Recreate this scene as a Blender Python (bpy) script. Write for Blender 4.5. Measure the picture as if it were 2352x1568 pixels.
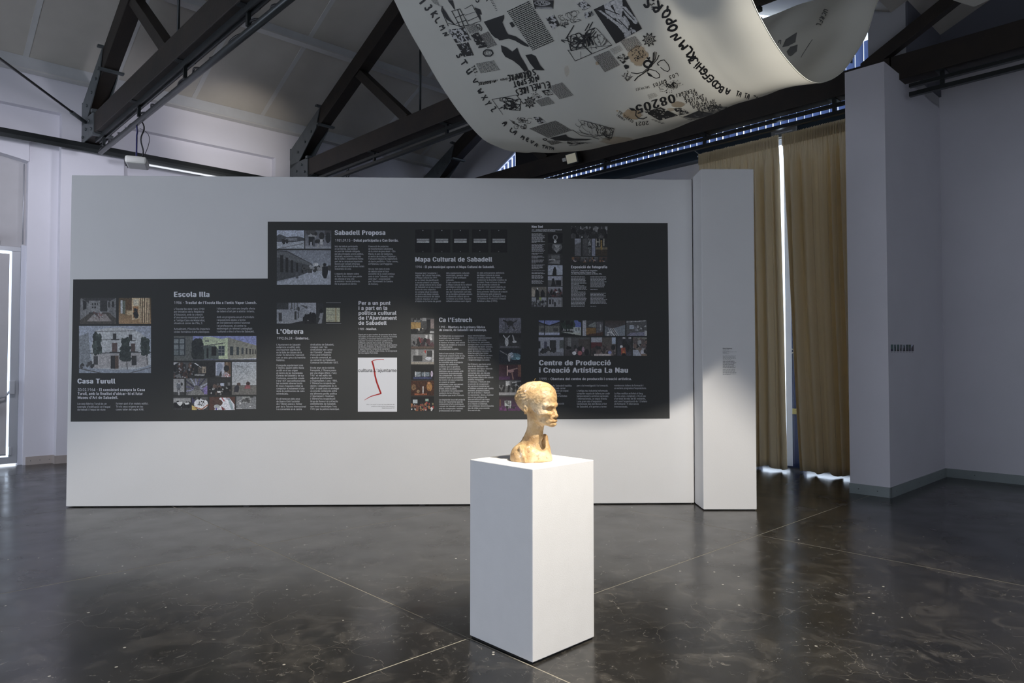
import bpy, bmesh, math, random
import numpy as np
from mathutils import Vector, Matrix
from mathutils.bvhtree import BVHTree
from mathutils.geometry import tessellate_polygon

for o in list(bpy.data.objects): bpy.data.objects.remove(o)
C = bpy.context.scene.collection
SC = bpy.context.scene
R = random.Random(7)
NR = np.random.RandomState(5)

# ------------------------------------------------------------------ camera, world, lights, exposure
H = 1.56
FPX = 1610.0
TH = math.radians(1.565)
AN = math.radians(43.6)                     # the hall's own axes stand at this angle to the view
E2 = Vector((math.cos(AN), math.sin(AN), 0))
E1 = Vector((-math.sin(AN), math.cos(AN), 0))

cam = bpy.data.cameras.new('camera')
cam.sensor_width = 36; cam.lens = 36 * FPX / 2352; cam.clip_end = 200
camo = bpy.data.objects.new('camera', cam); C.objects.link(camo)
camo.location = (0, 0, H); camo.rotation_euler = (math.pi/2 + TH, 0, 0)
SC.camera = camo

w = bpy.data.worlds.new('world'); SC.world = w; w.use_nodes = True
nt = w.node_tree; nt.nodes.clear()
bg = nt.nodes.new('ShaderNodeBackground'); wo = nt.nodes.new('ShaderNodeOutputWorld')
bg.inputs['Color'].default_value = (0.78, 0.86, 1.0, 1); bg.inputs['Strength'].default_value = 3.3
nt.links.new(bg.outputs[0], wo.inputs[0])

def rp(A, B, z): return E2 * A + E1 * B + Vector((0, 0, z))

def spot(name, loc, target, power, size, blend, col, rad=0.04):
    l = bpy.data.lights.new(name, 'SPOT'); l.energy = power; l.spot_size = math.radians(size)
    l.spot_blend = blend; l.color = col; l.shadow_soft_size = rad
    o = bpy.data.objects.new(name, l); C.objects.link(o); o.location = loc
    o.rotation_euler = (Vector(target) - Vector(loc)).to_track_quat('-Z', 'Y').to_euler()
    return o
WARM = (1.0, 0.87, 0.70)
spot('spot_on_bust', rp(2.74, 1.50, 4.66), (0.14, 3.95, 0.85), 300, 38, 0.6, WARM, 0.03)
spot('spot_wash', rp(2.74, 0.35, 4.66), (0.25, 4.6, 0.0), 1300, 76, 0.26, (1.0, 0.93, 0.83), 0.05)
spot('spot_wall_band', rp(4.6, 10.2, 4.75), rp(5.0, 12.6, 5.5), 75, 62, 0.9, (1.0, 0.92, 0.82), 0.1)
COOL = (0.88, 0.88, 1.0)
spot('fill_left_wall', rp(0.9, 8.6, 4.7), rp(1.9, 12.6, 2.4), 330, 95, 0.9, COOL, 0.25)  # this and the next are added cool fills brightening the left wall, not hall fittings
spot('fill_left_wall', rp(4.4, 9.2, 4.5), rp(3.8, 12.6, 4.6), 130, 85, 0.9, COOL, 0.25)

SC.view_settings.view_transform = 'Standard'
try: SC.view_settings.look = 'None'
except Exception: pass
SC.view_settings.gamma = 1.0
SC.view_settings.use_curve_mapping = False
SC.view_settings.exposure = 0.0

# ------------------------------------------------------------------ materials
def s2l(c):
    c = c/255.0
    return c/12.92 if c <= 0.04045 else ((c+0.055)/1.055)**2.4
def hexc(r, g, b): return (s2l(r), s2l(g), s2l(b), 1)

def mat(name, col, rough=0.6, metal=0.0, var=0.0, vscale=6.0, bump=0.0, bscale=60.0, emit=None, spec=0.5, col2=None, coords='Object'):
    m = bpy.data.materials.new(name); m.use_nodes = True
    n = m.node_tree.nodes; L = m.node_tree.links
    p = n['Principled BSDF']
    p.inputs['Base Color'].default_value = (*col[:3], 1)
    p.inputs['Roughness'].default_value = rough; p.inputs['Metallic'].default_value = metal
    p.inputs['Specular IOR Level'].default_value = spec
    tc = n.new('ShaderNodeTexCoord')
    if var > 0 or col2 is not None:
        no = n.new('ShaderNodeTexNoise'); no.inputs['Scale'].default_value = vscale; no.inputs['Detail'].default_value = 5
        L.new(tc.outputs[coords], no.inputs['Vector'])
        mx = n.new('ShaderNodeMix'); mx.data_type = 'RGBA'
        rm = n.new('ShaderNodeMapRange'); rm.inputs[1].default_value = 0.3; rm.inputs[2].default_value = 0.7
        L.new(no.outputs['Fac'], rm.inputs[0]); L.new(rm.outputs[0], mx.inputs[0])
        c2 = col2 if col2 is not None else tuple(c*(1-var) for c in col[:3])
        mx.inputs[6].default_value = (*col[:3], 1); mx.inputs[7].default_value = (*c2[:3], 1)
        L.new(mx.outputs[2], p.inputs['Base Color'])
    if bump > 0:
        nb = n.new('ShaderNodeTexNoise'); nb.inputs['Scale'].default_value = bscale; nb.inputs['Detail'].default_value = 4
        L.new(tc.outputs[coords], nb.inputs['Vector'])
        bp = n.new('ShaderNodeBump'); bp.inputs['Strength'].default_value = bump; bp.inputs['Distance'].default_value = 0.004
        L.new(nb.outputs['Fac'], bp.inputs['Height']); L.new(bp.outputs[0], p.inputs['Normal'])
    if emit:
        p.inputs['Emission Color'].default_value = (*emit[0][:3], 1); p.inputs['Emission Strength'].default_value = emit[1]
    return m

M = {}
M['wall'] = mat('white_plaster', (0.69, 0.68, 0.73), 0.75, var=0.05, vscale=1.5, bump=0.12, bscale=90)
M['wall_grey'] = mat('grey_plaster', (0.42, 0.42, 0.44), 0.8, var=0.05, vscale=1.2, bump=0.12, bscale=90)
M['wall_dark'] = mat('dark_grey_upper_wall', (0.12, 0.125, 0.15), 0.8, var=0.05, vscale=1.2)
M['partition'] = mat('painted_board', (0.74, 0.735, 0.73), 0.6, var=0.03, vscale=2.0, bump=0.15, bscale=110)
M['pedestal'] = mat('white_paint_wood', (0.80, 0.80, 0.80), 0.5, var=0.03, vscale=9, bump=0.12, bscale=160)
M['ceiling'] = mat('grey_ceiling_board', (0.50, 0.47, 0.42), 0.8, var=0.08, vscale=3)
M['batten'] = mat('pale_batten', (0.55, 0.545, 0.53), 0.6, var=0.05)
M['purlin'] = mat('grey_purlin', (0.52, 0.53, 0.54), 0.6, var=0.08)
M['timber'] = mat('dark_timber', (0.024, 0.017, 0.012), 0.58, col2=(0.013, 0.010, 0.008), vscale=5, bump=0.4, bscale=30)
M['steel'] = mat('dark_grey_steel', (0.11, 0.125, 0.13), 0.45, metal=0.2, var=0.2, vscale=9)
M['black_metal'] = mat('black_metal', (0.022, 0.026, 0.027), 0.35, metal=0.4)
M['pipe'] = mat('grey_black_pipe', (0.05, 0.056, 0.058), 0.35, metal=0.5)
M['alu'] = mat('satin_aluminium', (0.50, 0.51, 0.54), 0.35, metal=0.5)
M['frame_white'] = mat('lilac_white_frame', (0.55, 0.56, 0.62), 0.4)
M['blind_grey'] = mat('grey_roller_blind', (0.46, 0.45, 0.46), 0.8, var=0.04, bump=0.1)
M['skirting'] = mat('grey_skirting', (0.27, 0.31, 0.31), 0.5, var=0.12, vscale=4)
M['skirting_pale'] = mat('pale_skirting', (0.42, 0.37, 0.34), 0.6, var=0.08)
M['vinyl'] = mat('charcoal_vinyl', (0.040, 0.041, 0.039), 0.72, var=0.06, vscale=2)
M['ink_white'] = mat('pale_ink', (0.74, 0.75, 0.78), 0.6)
M['ink_body'] = mat('pale_body_ink', (0.54, 0.55, 0.57), 0.6)
M['ink_black'] = mat('black_ink', (0.016, 0.017, 0.018), 0.6)
M['ink_red'] = mat('red_ink', (0.42, 0.02, 0.015), 0.6)
M['ink_grey'] = mat('show_through_grey', (0.12, 0.125, 0.125), 0.8)
M['fascia'] = mat('blue_black_fascia', (0.022, 0.036, 0.052), 0.4)
M['navy'] = mat('navy_door_frame', (0.035, 0.055, 0.16), 0.35)
M['brass'] = mat('brass_latch', (0.45, 0.42, 0.22), 0.4, metal=0.5)
M['blackboard'] = mat('black_panel', (0.012, 0.012, 0.014), 0.7)
M['plastic_white'] = mat('white_plastic', (0.60, 0.60, 0.56), 0.4)
M['plastic_black'] = mat('black_plastic', (0.015, 0.015, 0.017), 0.35)
M['lamp_glass'] = mat('lamp_glass', (0.55, 0.52, 0.38), 0.2, emit=((1, 0.95, 0.75), 0.12))
M['clear_plastic'] = mat('milky_plastic', (0.32, 0.33, 0.33), 0.25)
M['tube'] = mat('fluorescent_tube', (0.9, 0.9, 0.9), 0.4, emit=((0.9, 0.95, 1.0), 0.55))
M['filler'] = mat('joint_filler', (0.40, 0.37, 0.30), 0.7, col2=(0.20, 0.19, 0.16), vscale=0.6)
M['wire'] = mat('ochre_wire', (0.25, 0.17, 0.05), 0.5)
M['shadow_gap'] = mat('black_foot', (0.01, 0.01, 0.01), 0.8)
M['blue_cord'] = mat('blue_pole', (0.05, 0.05, 0.15), 0.3)

def glass(name):
    m = bpy.data.materials.new(name); m.use_nodes = True; n = m.node_tree.nodes; L = m.node_tree.links
    n.remove(n['Principled BSDF'])
    t = n.new('ShaderNodeBsdfTransparent'); t.inputs[0].default_value = (0.92, 0.95, 0.97, 1)
    g = n.new('ShaderNodeBsdfGlossy'); g.inputs['Roughness'].default_value = 0.02
    mx = n.new('ShaderNodeMixShader'); mx.inputs[0].default_value = 0.06
    L.new(t.outputs[0], mx.inputs[1]); L.new(g.outputs[0], mx.inputs[2]); L.new(mx.outputs[0], n['Material Output'].inputs[0])
    return m
M['glass'] = glass('window_glass')

def cloth(name, col, trans, rough=0.9, col2=None, scale=2.0, bump=0.2):
    m = bpy.data.materials.new(name); m.use_nodes = True; n = m.node_tree.nodes; L = m.node_tree.links
    n.remove(n['Principled BSDF'])
    tc = n.new('ShaderNodeTexCoord')
    no = n.new('ShaderNodeTexNoise'); no.inputs['Scale'].default_value = scale; no.inputs['Detail'].default_value = 6
    L.new(tc.outputs['Object'], no.inputs['Vector'])
    mx = n.new('ShaderNodeMix'); mx.data_type = 'RGBA'
    mx.inputs[6].default_value = (*col[:3], 1); mx.inputs[7].default_value = (*(col2 or tuple(c*0.9 for c in col[:3]))[:3], 1)
    L.new(no.outputs['Fac'], mx.inputs[0])
    d = n.new('ShaderNodeBsdfDiffuse'); t = n.new('ShaderNodeBsdfTranslucent')
    L.new(mx.outputs[2], d.inputs[0]); L.new(mx.outputs[2], t.inputs[0])
    nb = n.new('ShaderNodeTexNoise'); nb.inputs['Scale'].default_value = 7; nb.inputs['Detail'].default_value = 8
    L.new(tc.outputs['Object'], nb.inputs['Vector'])
    bp = n.new('ShaderNodeBump'); bp.inputs['Strength'].default_value = bump; bp.inputs['Distance'].default_value = 0.01
    L.new(nb.outputs['Fac'], bp.inputs['Height']); L.new(bp.outputs[0], d.inputs['Normal'])
    ms = n.new('ShaderNodeMixShader'); ms.inputs[0].default_value = trans
    L.new(d.outputs[0], ms.inputs[1]); L.new(t.outputs[0], ms.inputs[2]); L.new(ms.outputs[0], n['Material Output'].inputs[0])
    return m
M['sheet'] = cloth('canvas_sheet', (0.68, 0.68, 0.63), 0.25, col2=(0.60, 0.60, 0.55), scale=1.6, bump=0.35)
M['curtain'] = cloth('khaki_curtain', (0.80, 0.69, 0.49), 0.16, col2=(0.74, 0.64, 0.45), scale=3)
M['slat'] = cloth('vertical_blind_fabric', (0.40, 0.47, 0.66), 0.5)

def photo_mat():
    m = bpy.data.materials.new('printed_photograph'); m.use_nodes = True; n = m.node_tree.nodes; L = m.node_tree.links
    a = n.new('ShaderNodeVertexColor'); a.layer_name = 'Col'
    p = n['Principled BSDF']; p.inputs['Roughness'].default_value = 0.6
    L.new(a.outputs['Color'], p.inputs['Base Color']); return m
M['photo'] = photo_mat()

def stain_mat():
    m = bpy.data.materials.new('tea_stain'); m.use_nodes = True; n = m.node_tree.nodes; L = m.node_tree.links
    p = n['Principled BSDF']; p.inputs['Base Color'].default_value = (0.50, 0.36, 0.21, 1); p.inputs['Roughness'].default_value = 0.9
    a = n.new('ShaderNodeVertexColor'); a.layer_name = 'Col'
    t = n.new('ShaderNodeBsdfTransparent'); mx = n.new('ShaderNodeMixShader')
    L.new(a.outputs['Color'], mx.inputs[0]); L.new(t.outputs[0], mx.inputs[1]); L.new(p.outputs[0], mx.inputs[2])
    L.new(mx.outputs[0], n['Material Output'].inputs[0]); return m
M['stain'] = stain_mat()

def bust_mat():
    m = bpy.data.materials.new('ochre_plaster_clay'); m.use_nodes = True; n = m.node_tree.nodes; L = m.node_tree.links
    p = n['Principled BSDF']; p.inputs['Roughness'].default_value = 0.5
    tc = n.new('ShaderNodeTexCoord')
    def noise(s, d=6):
        k = n.new('ShaderNodeTexNoise'); k.inputs['Scale'].default_value = s; k.inputs['Detail'].default_value = d
        L.new(tc.outputs['Object'], k.inputs['Vector']); return k
    a = noise(11); r = n.new('ShaderNodeValToRGB'); L.new(a.outputs['Fac'], r.inputs[0])
    r.color_ramp.elements[0].position = 0.36; r.color_ramp.elements[0].color = (0.48, 0.29, 0.125, 1)
    r.color_ramp.elements[1].position = 0.60; r.color_ramp.elements[1].color = (0.74, 0.57, 0.36, 1)
    e = r.color_ramp.elements.new(0.48); e.color = (0.61, 0.41, 0.20, 1)
    b = noise(38); r2 = n.new('ShaderNodeValToRGB'); L.new(b.outputs['Fac'], r2.inputs[0])
    r2.color_ramp.elements[0].position = 0.34; r2.color_ramp.elements[0].color = (0.16, 0.07, 0.03, 1)
    r2.color_ramp.elements[1].position = 0.44; r2.color_ramp.elements[1].color = (1, 1, 1, 1)
    mu = n.new('ShaderNodeMix'); mu.data_type = 'RGBA'; mu.blend_type = 'MULTIPLY'; mu.inputs[0].default_value = 0.4
    L.new(r.outputs[0], mu.inputs[6]); L.new(r2.outputs[0], mu.inputs[7])
    c = noise(24); r3 = n.new('ShaderNodeMapRange'); r3.inputs[1].default_value = 0.66; r3.inputs[2].default_value = 0.74
    L.new(c.outputs['Fac'], r3.inputs[0])
    mv = n.new('ShaderNodeMix'); mv.data_type = 'RGBA'; L.new(r3.outputs[0], mv.inputs[0])
    L.new(mu.outputs[2], mv.inputs[6]); mv.inputs[7].default_value = (0.82, 0.72, 0.62, 1)
    L.new(mv.outputs[2], p.inputs['Base Color'])
    d = noise(70, 8); bp = n.new('ShaderNodeBump'); bp.inputs['Strength'].default_value = 0.7; bp.inputs['Distance'].default_value = 0.004
    L.new(d.outputs['Fac'], bp.inputs['Height']); L.new(bp.outputs[0], p.inputs['Normal'])
    return m
M['bust'] = bust_mat()

def floor_mat():
    m = bpy.data.materials.new('polished_dark_concrete'); m.use_nodes = True; n = m.node_tree.nodes; L = m.node_tree.links
    p = n['Principled BSDF']; tc = n.new('ShaderNodeTexCoord')
    def noise(s, d=6, rg=0.5, dist=0.0):
        k = n.new('ShaderNodeTexNoise'); k.inputs['Scale'].default_value = s; k.inputs['Detail'].default_value = d
        k.inputs['Roughness'].default_value = rg; k.inputs['Distortion'].default_value = dist
        L.new(tc.outputs['Object'], k.inputs['Vector']); return k
    def rng(src, a, b, c=0.0, d=1.0):
        k = n.new('ShaderNodeMapRange'); k.inputs[1].default_value = a; k.inputs[2].default_value = b
        k.inputs[3].default_value = c; k.inputs[4].default_value = d; L.new(src, k.inputs[0]); return k.outputs[0]
    def mul(a, b):
        k = n.new('ShaderNodeMath'); k.operation = 'MULTIPLY'; k.use_clamp = True
        for i, v in enumerate((a, b)):
            if isinstance(v, float): k.inputs[i].default_value = v
            else: L.new(v, k.inputs[i])
        return k.outputs[0]
    def mix(f, a, b):
        k = n.new('ShaderNodeMix'); k.data_type = 'RGBA'
        L.new(f, k.inputs[0])
        for i, v in ((6, a), (7, b)):
            if isinstance(v, tuple): k.inputs[i].default_value = v
            else: L.new(v, k.inputs[i])
        return k.outputs[2]
    base = mix(rng(noise(1.1, 8, 0.6).outputs['Fac'], 0.35, 0.68), (0.010, 0.0096, 0.009, 1), (0.030, 0.028, 0.0245, 1))
    base = mix(mul(rng(noise(3.5, 10, 0.7, 1.2).outputs['Fac'], 0.50, 0.74), 0.75), base, (0.095, 0.088, 0.078, 1))
    # hairline cracks
    def cracks(scale, width, msk, amt, base, colr):
        wv = noise(2.6, 4); vm = n.new('ShaderNodeVectorMath'); vm.operation = 'SCALE'; vm.inputs['Scale'].default_value = 0.35
        L.new(wv.outputs['Color'], vm.inputs[0])
        va = n.new('ShaderNodeVectorMath'); va.operation = 'ADD'; L.new(tc.outputs['Object'], va.inputs[0]); L.new(vm.outputs[0], va.inputs[1])
        wn = noise(14, 3); v2 = n.new('ShaderNodeVectorMath'); v2.operation = 'SCALE'; v2.inputs['Scale'].default_value = 0.05
        L.new(wn.outputs['Color'], v2.inputs[0]); v3 = n.new('ShaderNodeVectorMath'); v3.operation = 'ADD'
        L.new(va.outputs[0], v3.inputs[0]); L.new(v2.outputs[0], v3.inputs[1])
        vo = n.new('ShaderNodeTexVoronoi'); vo.feature = 'DISTANCE_TO_EDGE'; vo.inputs['Scale'].default_value = scale
        L.new(v3.outputs[0], vo.inputs['Vector'])
        ln = rng(vo.outputs['Distance'], 0.0, width, 1.0, 0.0)
        mk = rng(noise(msk[0], 3).outputs['Fac'], msk[1], msk[1]+0.08)
        return mix(mul(mul(ln, mk), amt), base, colr)
    base = cracks(1.7, 0.0035, (0.9, 0.47), 0.55, base, (0.20, 0.18, 0.15, 1))
    base = cracks(4.0, 0.006, (1.3, 0.50), 0.35, base, (0.16, 0.15, 0.13, 1))
    # paint specks and drops
    vo = n.new('ShaderNodeTexVoronoi'); vo.feature = 'F1'; vo.inputs['Scale'].default_value = 6.5; vo.inputs['Randomness'].default_value = 1
    L.new(tc.outputs['Object'], vo.inputs['Vector'])
    sp = rng(vo.outputs['Distance'], 0.044, 0.058, 1.0, 0.0)
    mk = rng(noise(2.2, 3).outputs['Fac'], 0.42, 0.50)
    base = mix(mul(mul(sp, mk), 0.9), base, (0.52, 0.50, 0.44, 1))
    v2_ = n.new('ShaderNodeTexVoronoi'); v2_.feature = 'F1'; v2_.inputs['Scale'].default_value = 15; v2_.inputs['Randomness'].default_value = 1
    L.new(tc.outputs['Object'], v2_.inputs['Vector'])
    base = mix(mul(mul(rng(v2_.outputs['Distance'], 0.040, 0.056, 1.0, 0.0), rng(noise(1.7, 4).outputs['Fac'], 0.50, 0.60)), 0.8), base, (0.45, 0.43, 0.38, 1))
    sc = noise(9.0, 10, 0.8, 2.0)
    base = mix(mul(mul(rng(sc.outputs['Fac'], 0.58, 0.68), rng(noise(1.4, 2).outputs['Fac'], 0.42, 0.54)), 0.8), base, (0.30, 0.28, 0.25, 1))
    L.new(base, p.inputs['Base Color'])
    L.new(rng(noise(2.4, 6).outputs['Fac'], 0.3, 0.7, 0.17, 0.30), p.inputs['Roughness'])
    p.inputs['Specular IOR Level'].default_value = 0.62
    bp = n.new('ShaderNodeBump'); bp.inputs['Strength'].default_value = 0.10; bp.inputs['Distance'].default_value = 0.01
    L.new(noise(2.0, 3).outputs['Fac'], bp.inputs['Height']); L.new(bp.outputs[0], p.inputs['Normal'])
    return m
M['floor'] = floor_mat()

# ------------------------------------------------------------------ object helpers
def tag(o, label=None, cat=None, group=None, kind=None):
    if label: o['label'] = label
    if cat: o['category'] = cat
    if group: o['group'] = group
    if kind: o['kind'] = kind
    return o

def empty(name, loc=(0, 0, 0), rz=0.0, label=None, cat=None, group=None, kind=None):
    o = bpy.data.objects.new(name, None); C.objects.link(o); o.location = loc; o.rotation_euler = (0, 0, rz)
    o.empty_display_size = 0.1
    return tag(o, label, cat, group, kind)

class MB:
    """collects simple solids into one mesh"""
    def __init__(s): s.v = []; s.f = []; s.smooth = []
    def add(s, vs, fs, smooth=False):
        n = len(s.v); s.v += [tuple(v) for v in vs]; s.f += [tuple(i+n for i in f) for f in fs]; s.smooth += [smooth]*len(fs)
    def box(s, a, b):
        x0, y0, z0 = (min(a[i], b[i]) for i in range(3)); x1, y1, z1 = (max(a[i], b[i]) for i in range(3))
        s.add([(x0,y0,z0),(x1,y0,z0),(x1,y1,z0),(x0,y1,z0),(x0,y0,z1),(x1,y0,z1),(x1,y1,z1),(x0,y1,z1)],
              [(0,3,2,1),(4,5,6,7),(0,1,5,4),(1,2,6,5),(2,3,7,6),(3,0,4,7)]); return s
    def beam(s, p, q, wid, dep, up=(0, 0, 1)):
        """bar from p to q, wid across the horizontal, dep along the upward normal"""
        p = Vector(p); q = Vector(q); d = (q-p).normalized(); u = Vector(up)
        sd = d.cross(u).normalized(); n = sd.cross(d).normalized()
        vs = []
        for e in (p, q):
            for i, j in ((-1,-1),(1,-1),(1,1),(-1,1)): vs.append(e + sd*wid/2*i + n*dep/2*j)
        s.add(vs, [(0,1,2,3),(7,6,5,4),(0,4,5,1),(1,5,6,2),(2,6,7,3),(3,7,4,0)]); return s
    def tube(s, pts, r, seg=8, caps=True):
        pts = [Vector(p) for p in pts]; n = len(pts); vs = []; fs = []
        rs = r if isinstance(r, (list, tuple)) else [r]*n
        ref = None
        for i, p in enumerate(pts):
            d = (pts[min(i+1, n-1)] - pts[max(i-1, 0)]).normalized()
            if ref is None:
                ref = d.orthogonal().normalized()
            ref = (ref - d*ref.dot(d)).normalized(); b = d.cross(ref)
            for k in range(seg):
                t = 2*math.pi*k/seg; vs.append(p + (ref*math.cos(t) + b*math.sin(t))*rs[i])
        for i in range(n-1):
            for k in range(seg):
                fs.append((i*seg+k, i*seg+(k+1)%seg, (i+1)*seg+(k+1)%seg, (i+1)*seg+k))
        if caps: fs += [tuple(range(seg))[::-1], tuple(range((n-1)*seg, n*seg))]
        s.add(vs, fs, True); return s
    def prism(s, poly, ax, lo, hi):
        """poly in the two axes other than ax, extruded along ax"""
        def mk(p, h):
            l = list(p); l.insert(ax, h); return l
        n = len(poly); vs = [mk(p, lo) for p in poly] + [mk(p, hi) for p in poly]
        fs = [tuple(range(n))[::-1], tuple(range(n, 2*n))] + [(i, (i+1)%n, n+(i+1)%n, n+i) for i in range(n)]
        s.add(vs, fs); return s
    def mesh(s, name):
        me = bpy.data.meshes.new(name); me.from_pydata(s.v, [], s.f); me.update()
        bm = bmesh.new(); bm.from_mesh(me); bmesh.ops.recalc_face_normals(bm, faces=bm.faces); bm.to_mesh(me); bm.free()
        me.polygons.foreach_set('use_smooth', s.smooth)
        return me
    def obj(s, name, m, parent=None, bevel=0.0):
        o = bpy.data.objects.new(name, s.mesh(name)); C.objects.link(o); o.data.materials.append(M[m] if isinstance(m, str) else m)
        if parent: o.parent = parent
        if bevel: add_bevel(o, bevel)
        return o
def add_bevel(o, wdt, seg=2):
    b = o.modifiers.new('bevel', 'BEVEL'); b.width = wdt; b.segments = seg; b.limit_method = 'ANGLE'; b.angle_limit = math.radians(40)
def room(o): o.rotation_euler = (0, 0, AN); return o            # things drawn in the hall's own axes (A, B, z)
def box(name, a, b, m, parent=None, bevel=0.0): return MB().box(a, b).obj(name, m, parent, bevel)

def cp(root, **kw):
    r = root.copy(); C.objects.link(r)
    for ch in list(root.children):
        c = ch.copy(); C.objects.link(c); c.parent = r
        for g in list(ch.children):
            d = g.copy(); C.objects.link(d); d.parent = c
    return r

# ------------------------------------------------------------------ room shell
# hall axes: A runs to the right and away, B to the left and away
WL = 12.51      # left wall plane (B)
TILT = 0.46     # roof slope
ZC = 5.99       # roof underside at the left wall
BR = 7.83       # ridge of the left nave
BV = 3.0        # valley over the column line
def zroof(B): return ZC + TILT*(WL-B) if B > BR else ZC + TILT*(WL-BR) - TILT*(BR-B)*1.0
ZV = zroof(BV)

fl = room(empty('floor', kind='structure'))
box('joint_filler', (-6, -7, -0.12), (11.5, 13.2, -0.0008), 'filler', fl)
jA = [-6, -0.84, 2.575, 5.955, 9.38, 11.5]; jB = [-7, 0.27, 3.055, 5.79, 8.55, 11.3, 13.2]
g = 0.0042
for i in range(len(jA)-1):
    for j in range(len(jB)-1):
        o = box('slab', (jA[i]+g, jB[j]+g, -0.1), (jA[i+1]-g, jB[j+1]-g, 0.0), 'floor', fl)

# left wall with pilasters, recessed bays, shallow upper band
wl = room(empty('wall_left', kind='structure'))
MB().box((-6, WL+0.14, 0), (0.25, WL+0.4, 5.36)).box((0.25, WL+0.14, 4.75), (1.96, WL+0.4, 5.36)).box((1.96, WL+0.14, 0), (11.5, WL+0.4, 5.36)) \
    .box((-6, WL, 5.36), (11.5, WL+0.4, 6.4)).obj('wall_panel', 'wall', wl)
# door arch spandrel: curved head above the transom blind
pl = []
for k in range(13):
    a = 0.25 + (1.96-0.25)*k/12; pl.append((a, 4.56 + 0.11*math.sin(math.pi*k/12)))
MB().prism([(0.25, 4.90)] + pl + [(1.96, 4.90)], 1, WL+0.10, WL+0.39).obj('arch_head', 'wall', wl)
for a0, a1 in ((2.35, 3.22), (5.78, 6.62), (9.2, 10.05)):
    MB().box((a0, WL-0.02, 0), (a1, WL+0.3, 5.36)).obj('pilaster', 'wall', wl)
MB().box((-1.2, WL-0.02, 0), (-0.3, WL+0.3, 5.36)).obj('pilaster', 'wall', wl)

# left skirting
bl = room(MB().box((1.99, WL+0.115, 0), (2.345, WL+0.14, 0.12)).box((2.34, WL-0.04, 0), (3.23, WL-0.02, 0.12)).box((2.325, WL-0.04, 0), (2.345, WL+0.14, 0.12)).box((3.225, WL+0.115, 0), (5.78, WL+0.14, 0.12)).obj('baseboard_left', 'skirting_pale'))
tag(bl, kind='structure')
for a in (2.05, 2.17, 2.29): MB().tube([(a, WL+0.112, 0.06), (a, WL+0.118, 0.06)], 0.006).obj('screw', 'steel', bl)

# back wall of the left nave: white wall behind the partition, blue-black band, blinds above
wb = room(empty('wall_back', kind='structure'))
MB().box((9.98, 5.95, 0), (10.2, 13.1, 4.80)).obj('wall_panel', 'wall', wb)
MB().box((9.78, 3.28, 4.76), (10.02, WL+0.1, 4.955)).obj('fascia', 'fascia', wb)
MB().box((9.74, 3.28, 4.745), (9.80, WL, 4.775)).obj('fascia_lip', 'fascia', wb)

# far right wall and its column
wr = room(empty('wall_right', kind='structure'))
MB().box((10.76, -7, 0), (10.98, 2.84, 5.42)).obj('wall_panel', 'wall', wr)
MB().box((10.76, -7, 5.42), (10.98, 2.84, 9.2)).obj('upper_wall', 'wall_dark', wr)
col_ = room(empty('wall_column', kind='structure'))
MB().box((8.65, 2.84, 0), (10.8, 3.28, 5.02)).obj('column_shaft', 'wall', col_)
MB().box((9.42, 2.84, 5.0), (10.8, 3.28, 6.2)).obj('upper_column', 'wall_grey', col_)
MB().box((9.43, 2.815, 5.15), (10.78, 2.84, 6.2)).obj('upper_side_sheet', 'wall_dark', col_)  # thin sheet darkening the column's side to match the upper wall
bb = room(empty('baseboard_right', kind='structure'))
MB().box((8.632, 2.822, 0), (8.65, 3.283, 0.115)).obj('skirting_board', 'skirting', bb)
MB().box((8.632, 2.822, 0), (10.76, 2.84, 0.115)).obj('skirting_board', 'skirting', bb)
MB().box((10.742, -7, 0), (10.76, 2.822, 0.115)).obj('skirting_board', 'skirting', bb)
for A_, B_ in ((8.63, 3.18), (8.63, 2.97)): MB().tube([(A_, B_, 0.06), (A_+0.004, B_, 0.06)], 0.006).obj('screw', 'steel', bb)
for A_ in (8.8, 9.6, 10.5): MB().tube([(A_, 2.82, 0.06), (A_, 2.824, 0.06)], 0.006).obj('screw', 'steel', bb)
for B_ in (2.5, 1.95): MB().tube([(10.74, B_, 0.06), (10.744, B_, 0.06)], 0.006).obj('screw', 'steel', bb)
# end wall behind the viewer (never in view): closed across the right nave, open to the daylight across the left
room(tag(MB().box((-6.2, -7.2, 0), (-6, 3.0, 9)).box((-6.2, 3.0, 3.0), (-6, 13.1, 9)).obj('wall_front', 'wall'), kind='structure'))
room(tag(MB().box((-6, -7.2, 3.6), (11, -7, 9)).box((1.5, -7.2, 0), (11, -7, 3.6)).obj('wall_side', 'wall'), kind='structure'))

# ceiling: sloped boards with pale battens, purlins along A
ce = room(empty('ceiling', kind='structure'))
seams = [-5.3+1.2*k for k in range(14)]; seams = [s_ - 0.04 for s_ in seams]
seams = [-5.35, -4.15, -2.95, -1.75, -0.55, 0.65, 1.86, 3.06, 4.25, 5.46, 6.66, 7.86, 9.06, 10.1]
pur = [12.4, 10.6, 8.7, 7.83]
def slope_pt(A, B, off=0.0): return (A, B, zroof(B) + off)
def board(a0, a1, b0, b1, name='ceiling_panel', m='ceiling', th=0.03, off=0.0):
    mb = MB()
    vs = [(a0, b0, zroof(b0)+off), (a1, b0, zroof(b0)+off), (a1, b1, zroof(b1)+off), (a0, b1, zroof(b1)+off)]
    vs += [(x, y, z+th) for x, y, z in vs]
    mb.add(vs, [(0,3,2,1),(4,5,6,7),(0,1,5,4),(1,2,6,5),(2,3,7,6),(3,0,4,7)])
    return mb.obj(name, m, ce)
for i in range(len(seams)-1):
    for j in range(len(pur)-1):
        b1 = WL+0.3 if j == 0 else pur[j]
        board(seams[i]+0.03, seams[i+1]-0.03, pur[j+1], b1)
for s_ in seams[1:-1]:
    board(s_-0.036, s_+0.036, 7.83, WL+0.3, 'batten', 'batten', 0.03, -0.006)
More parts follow.
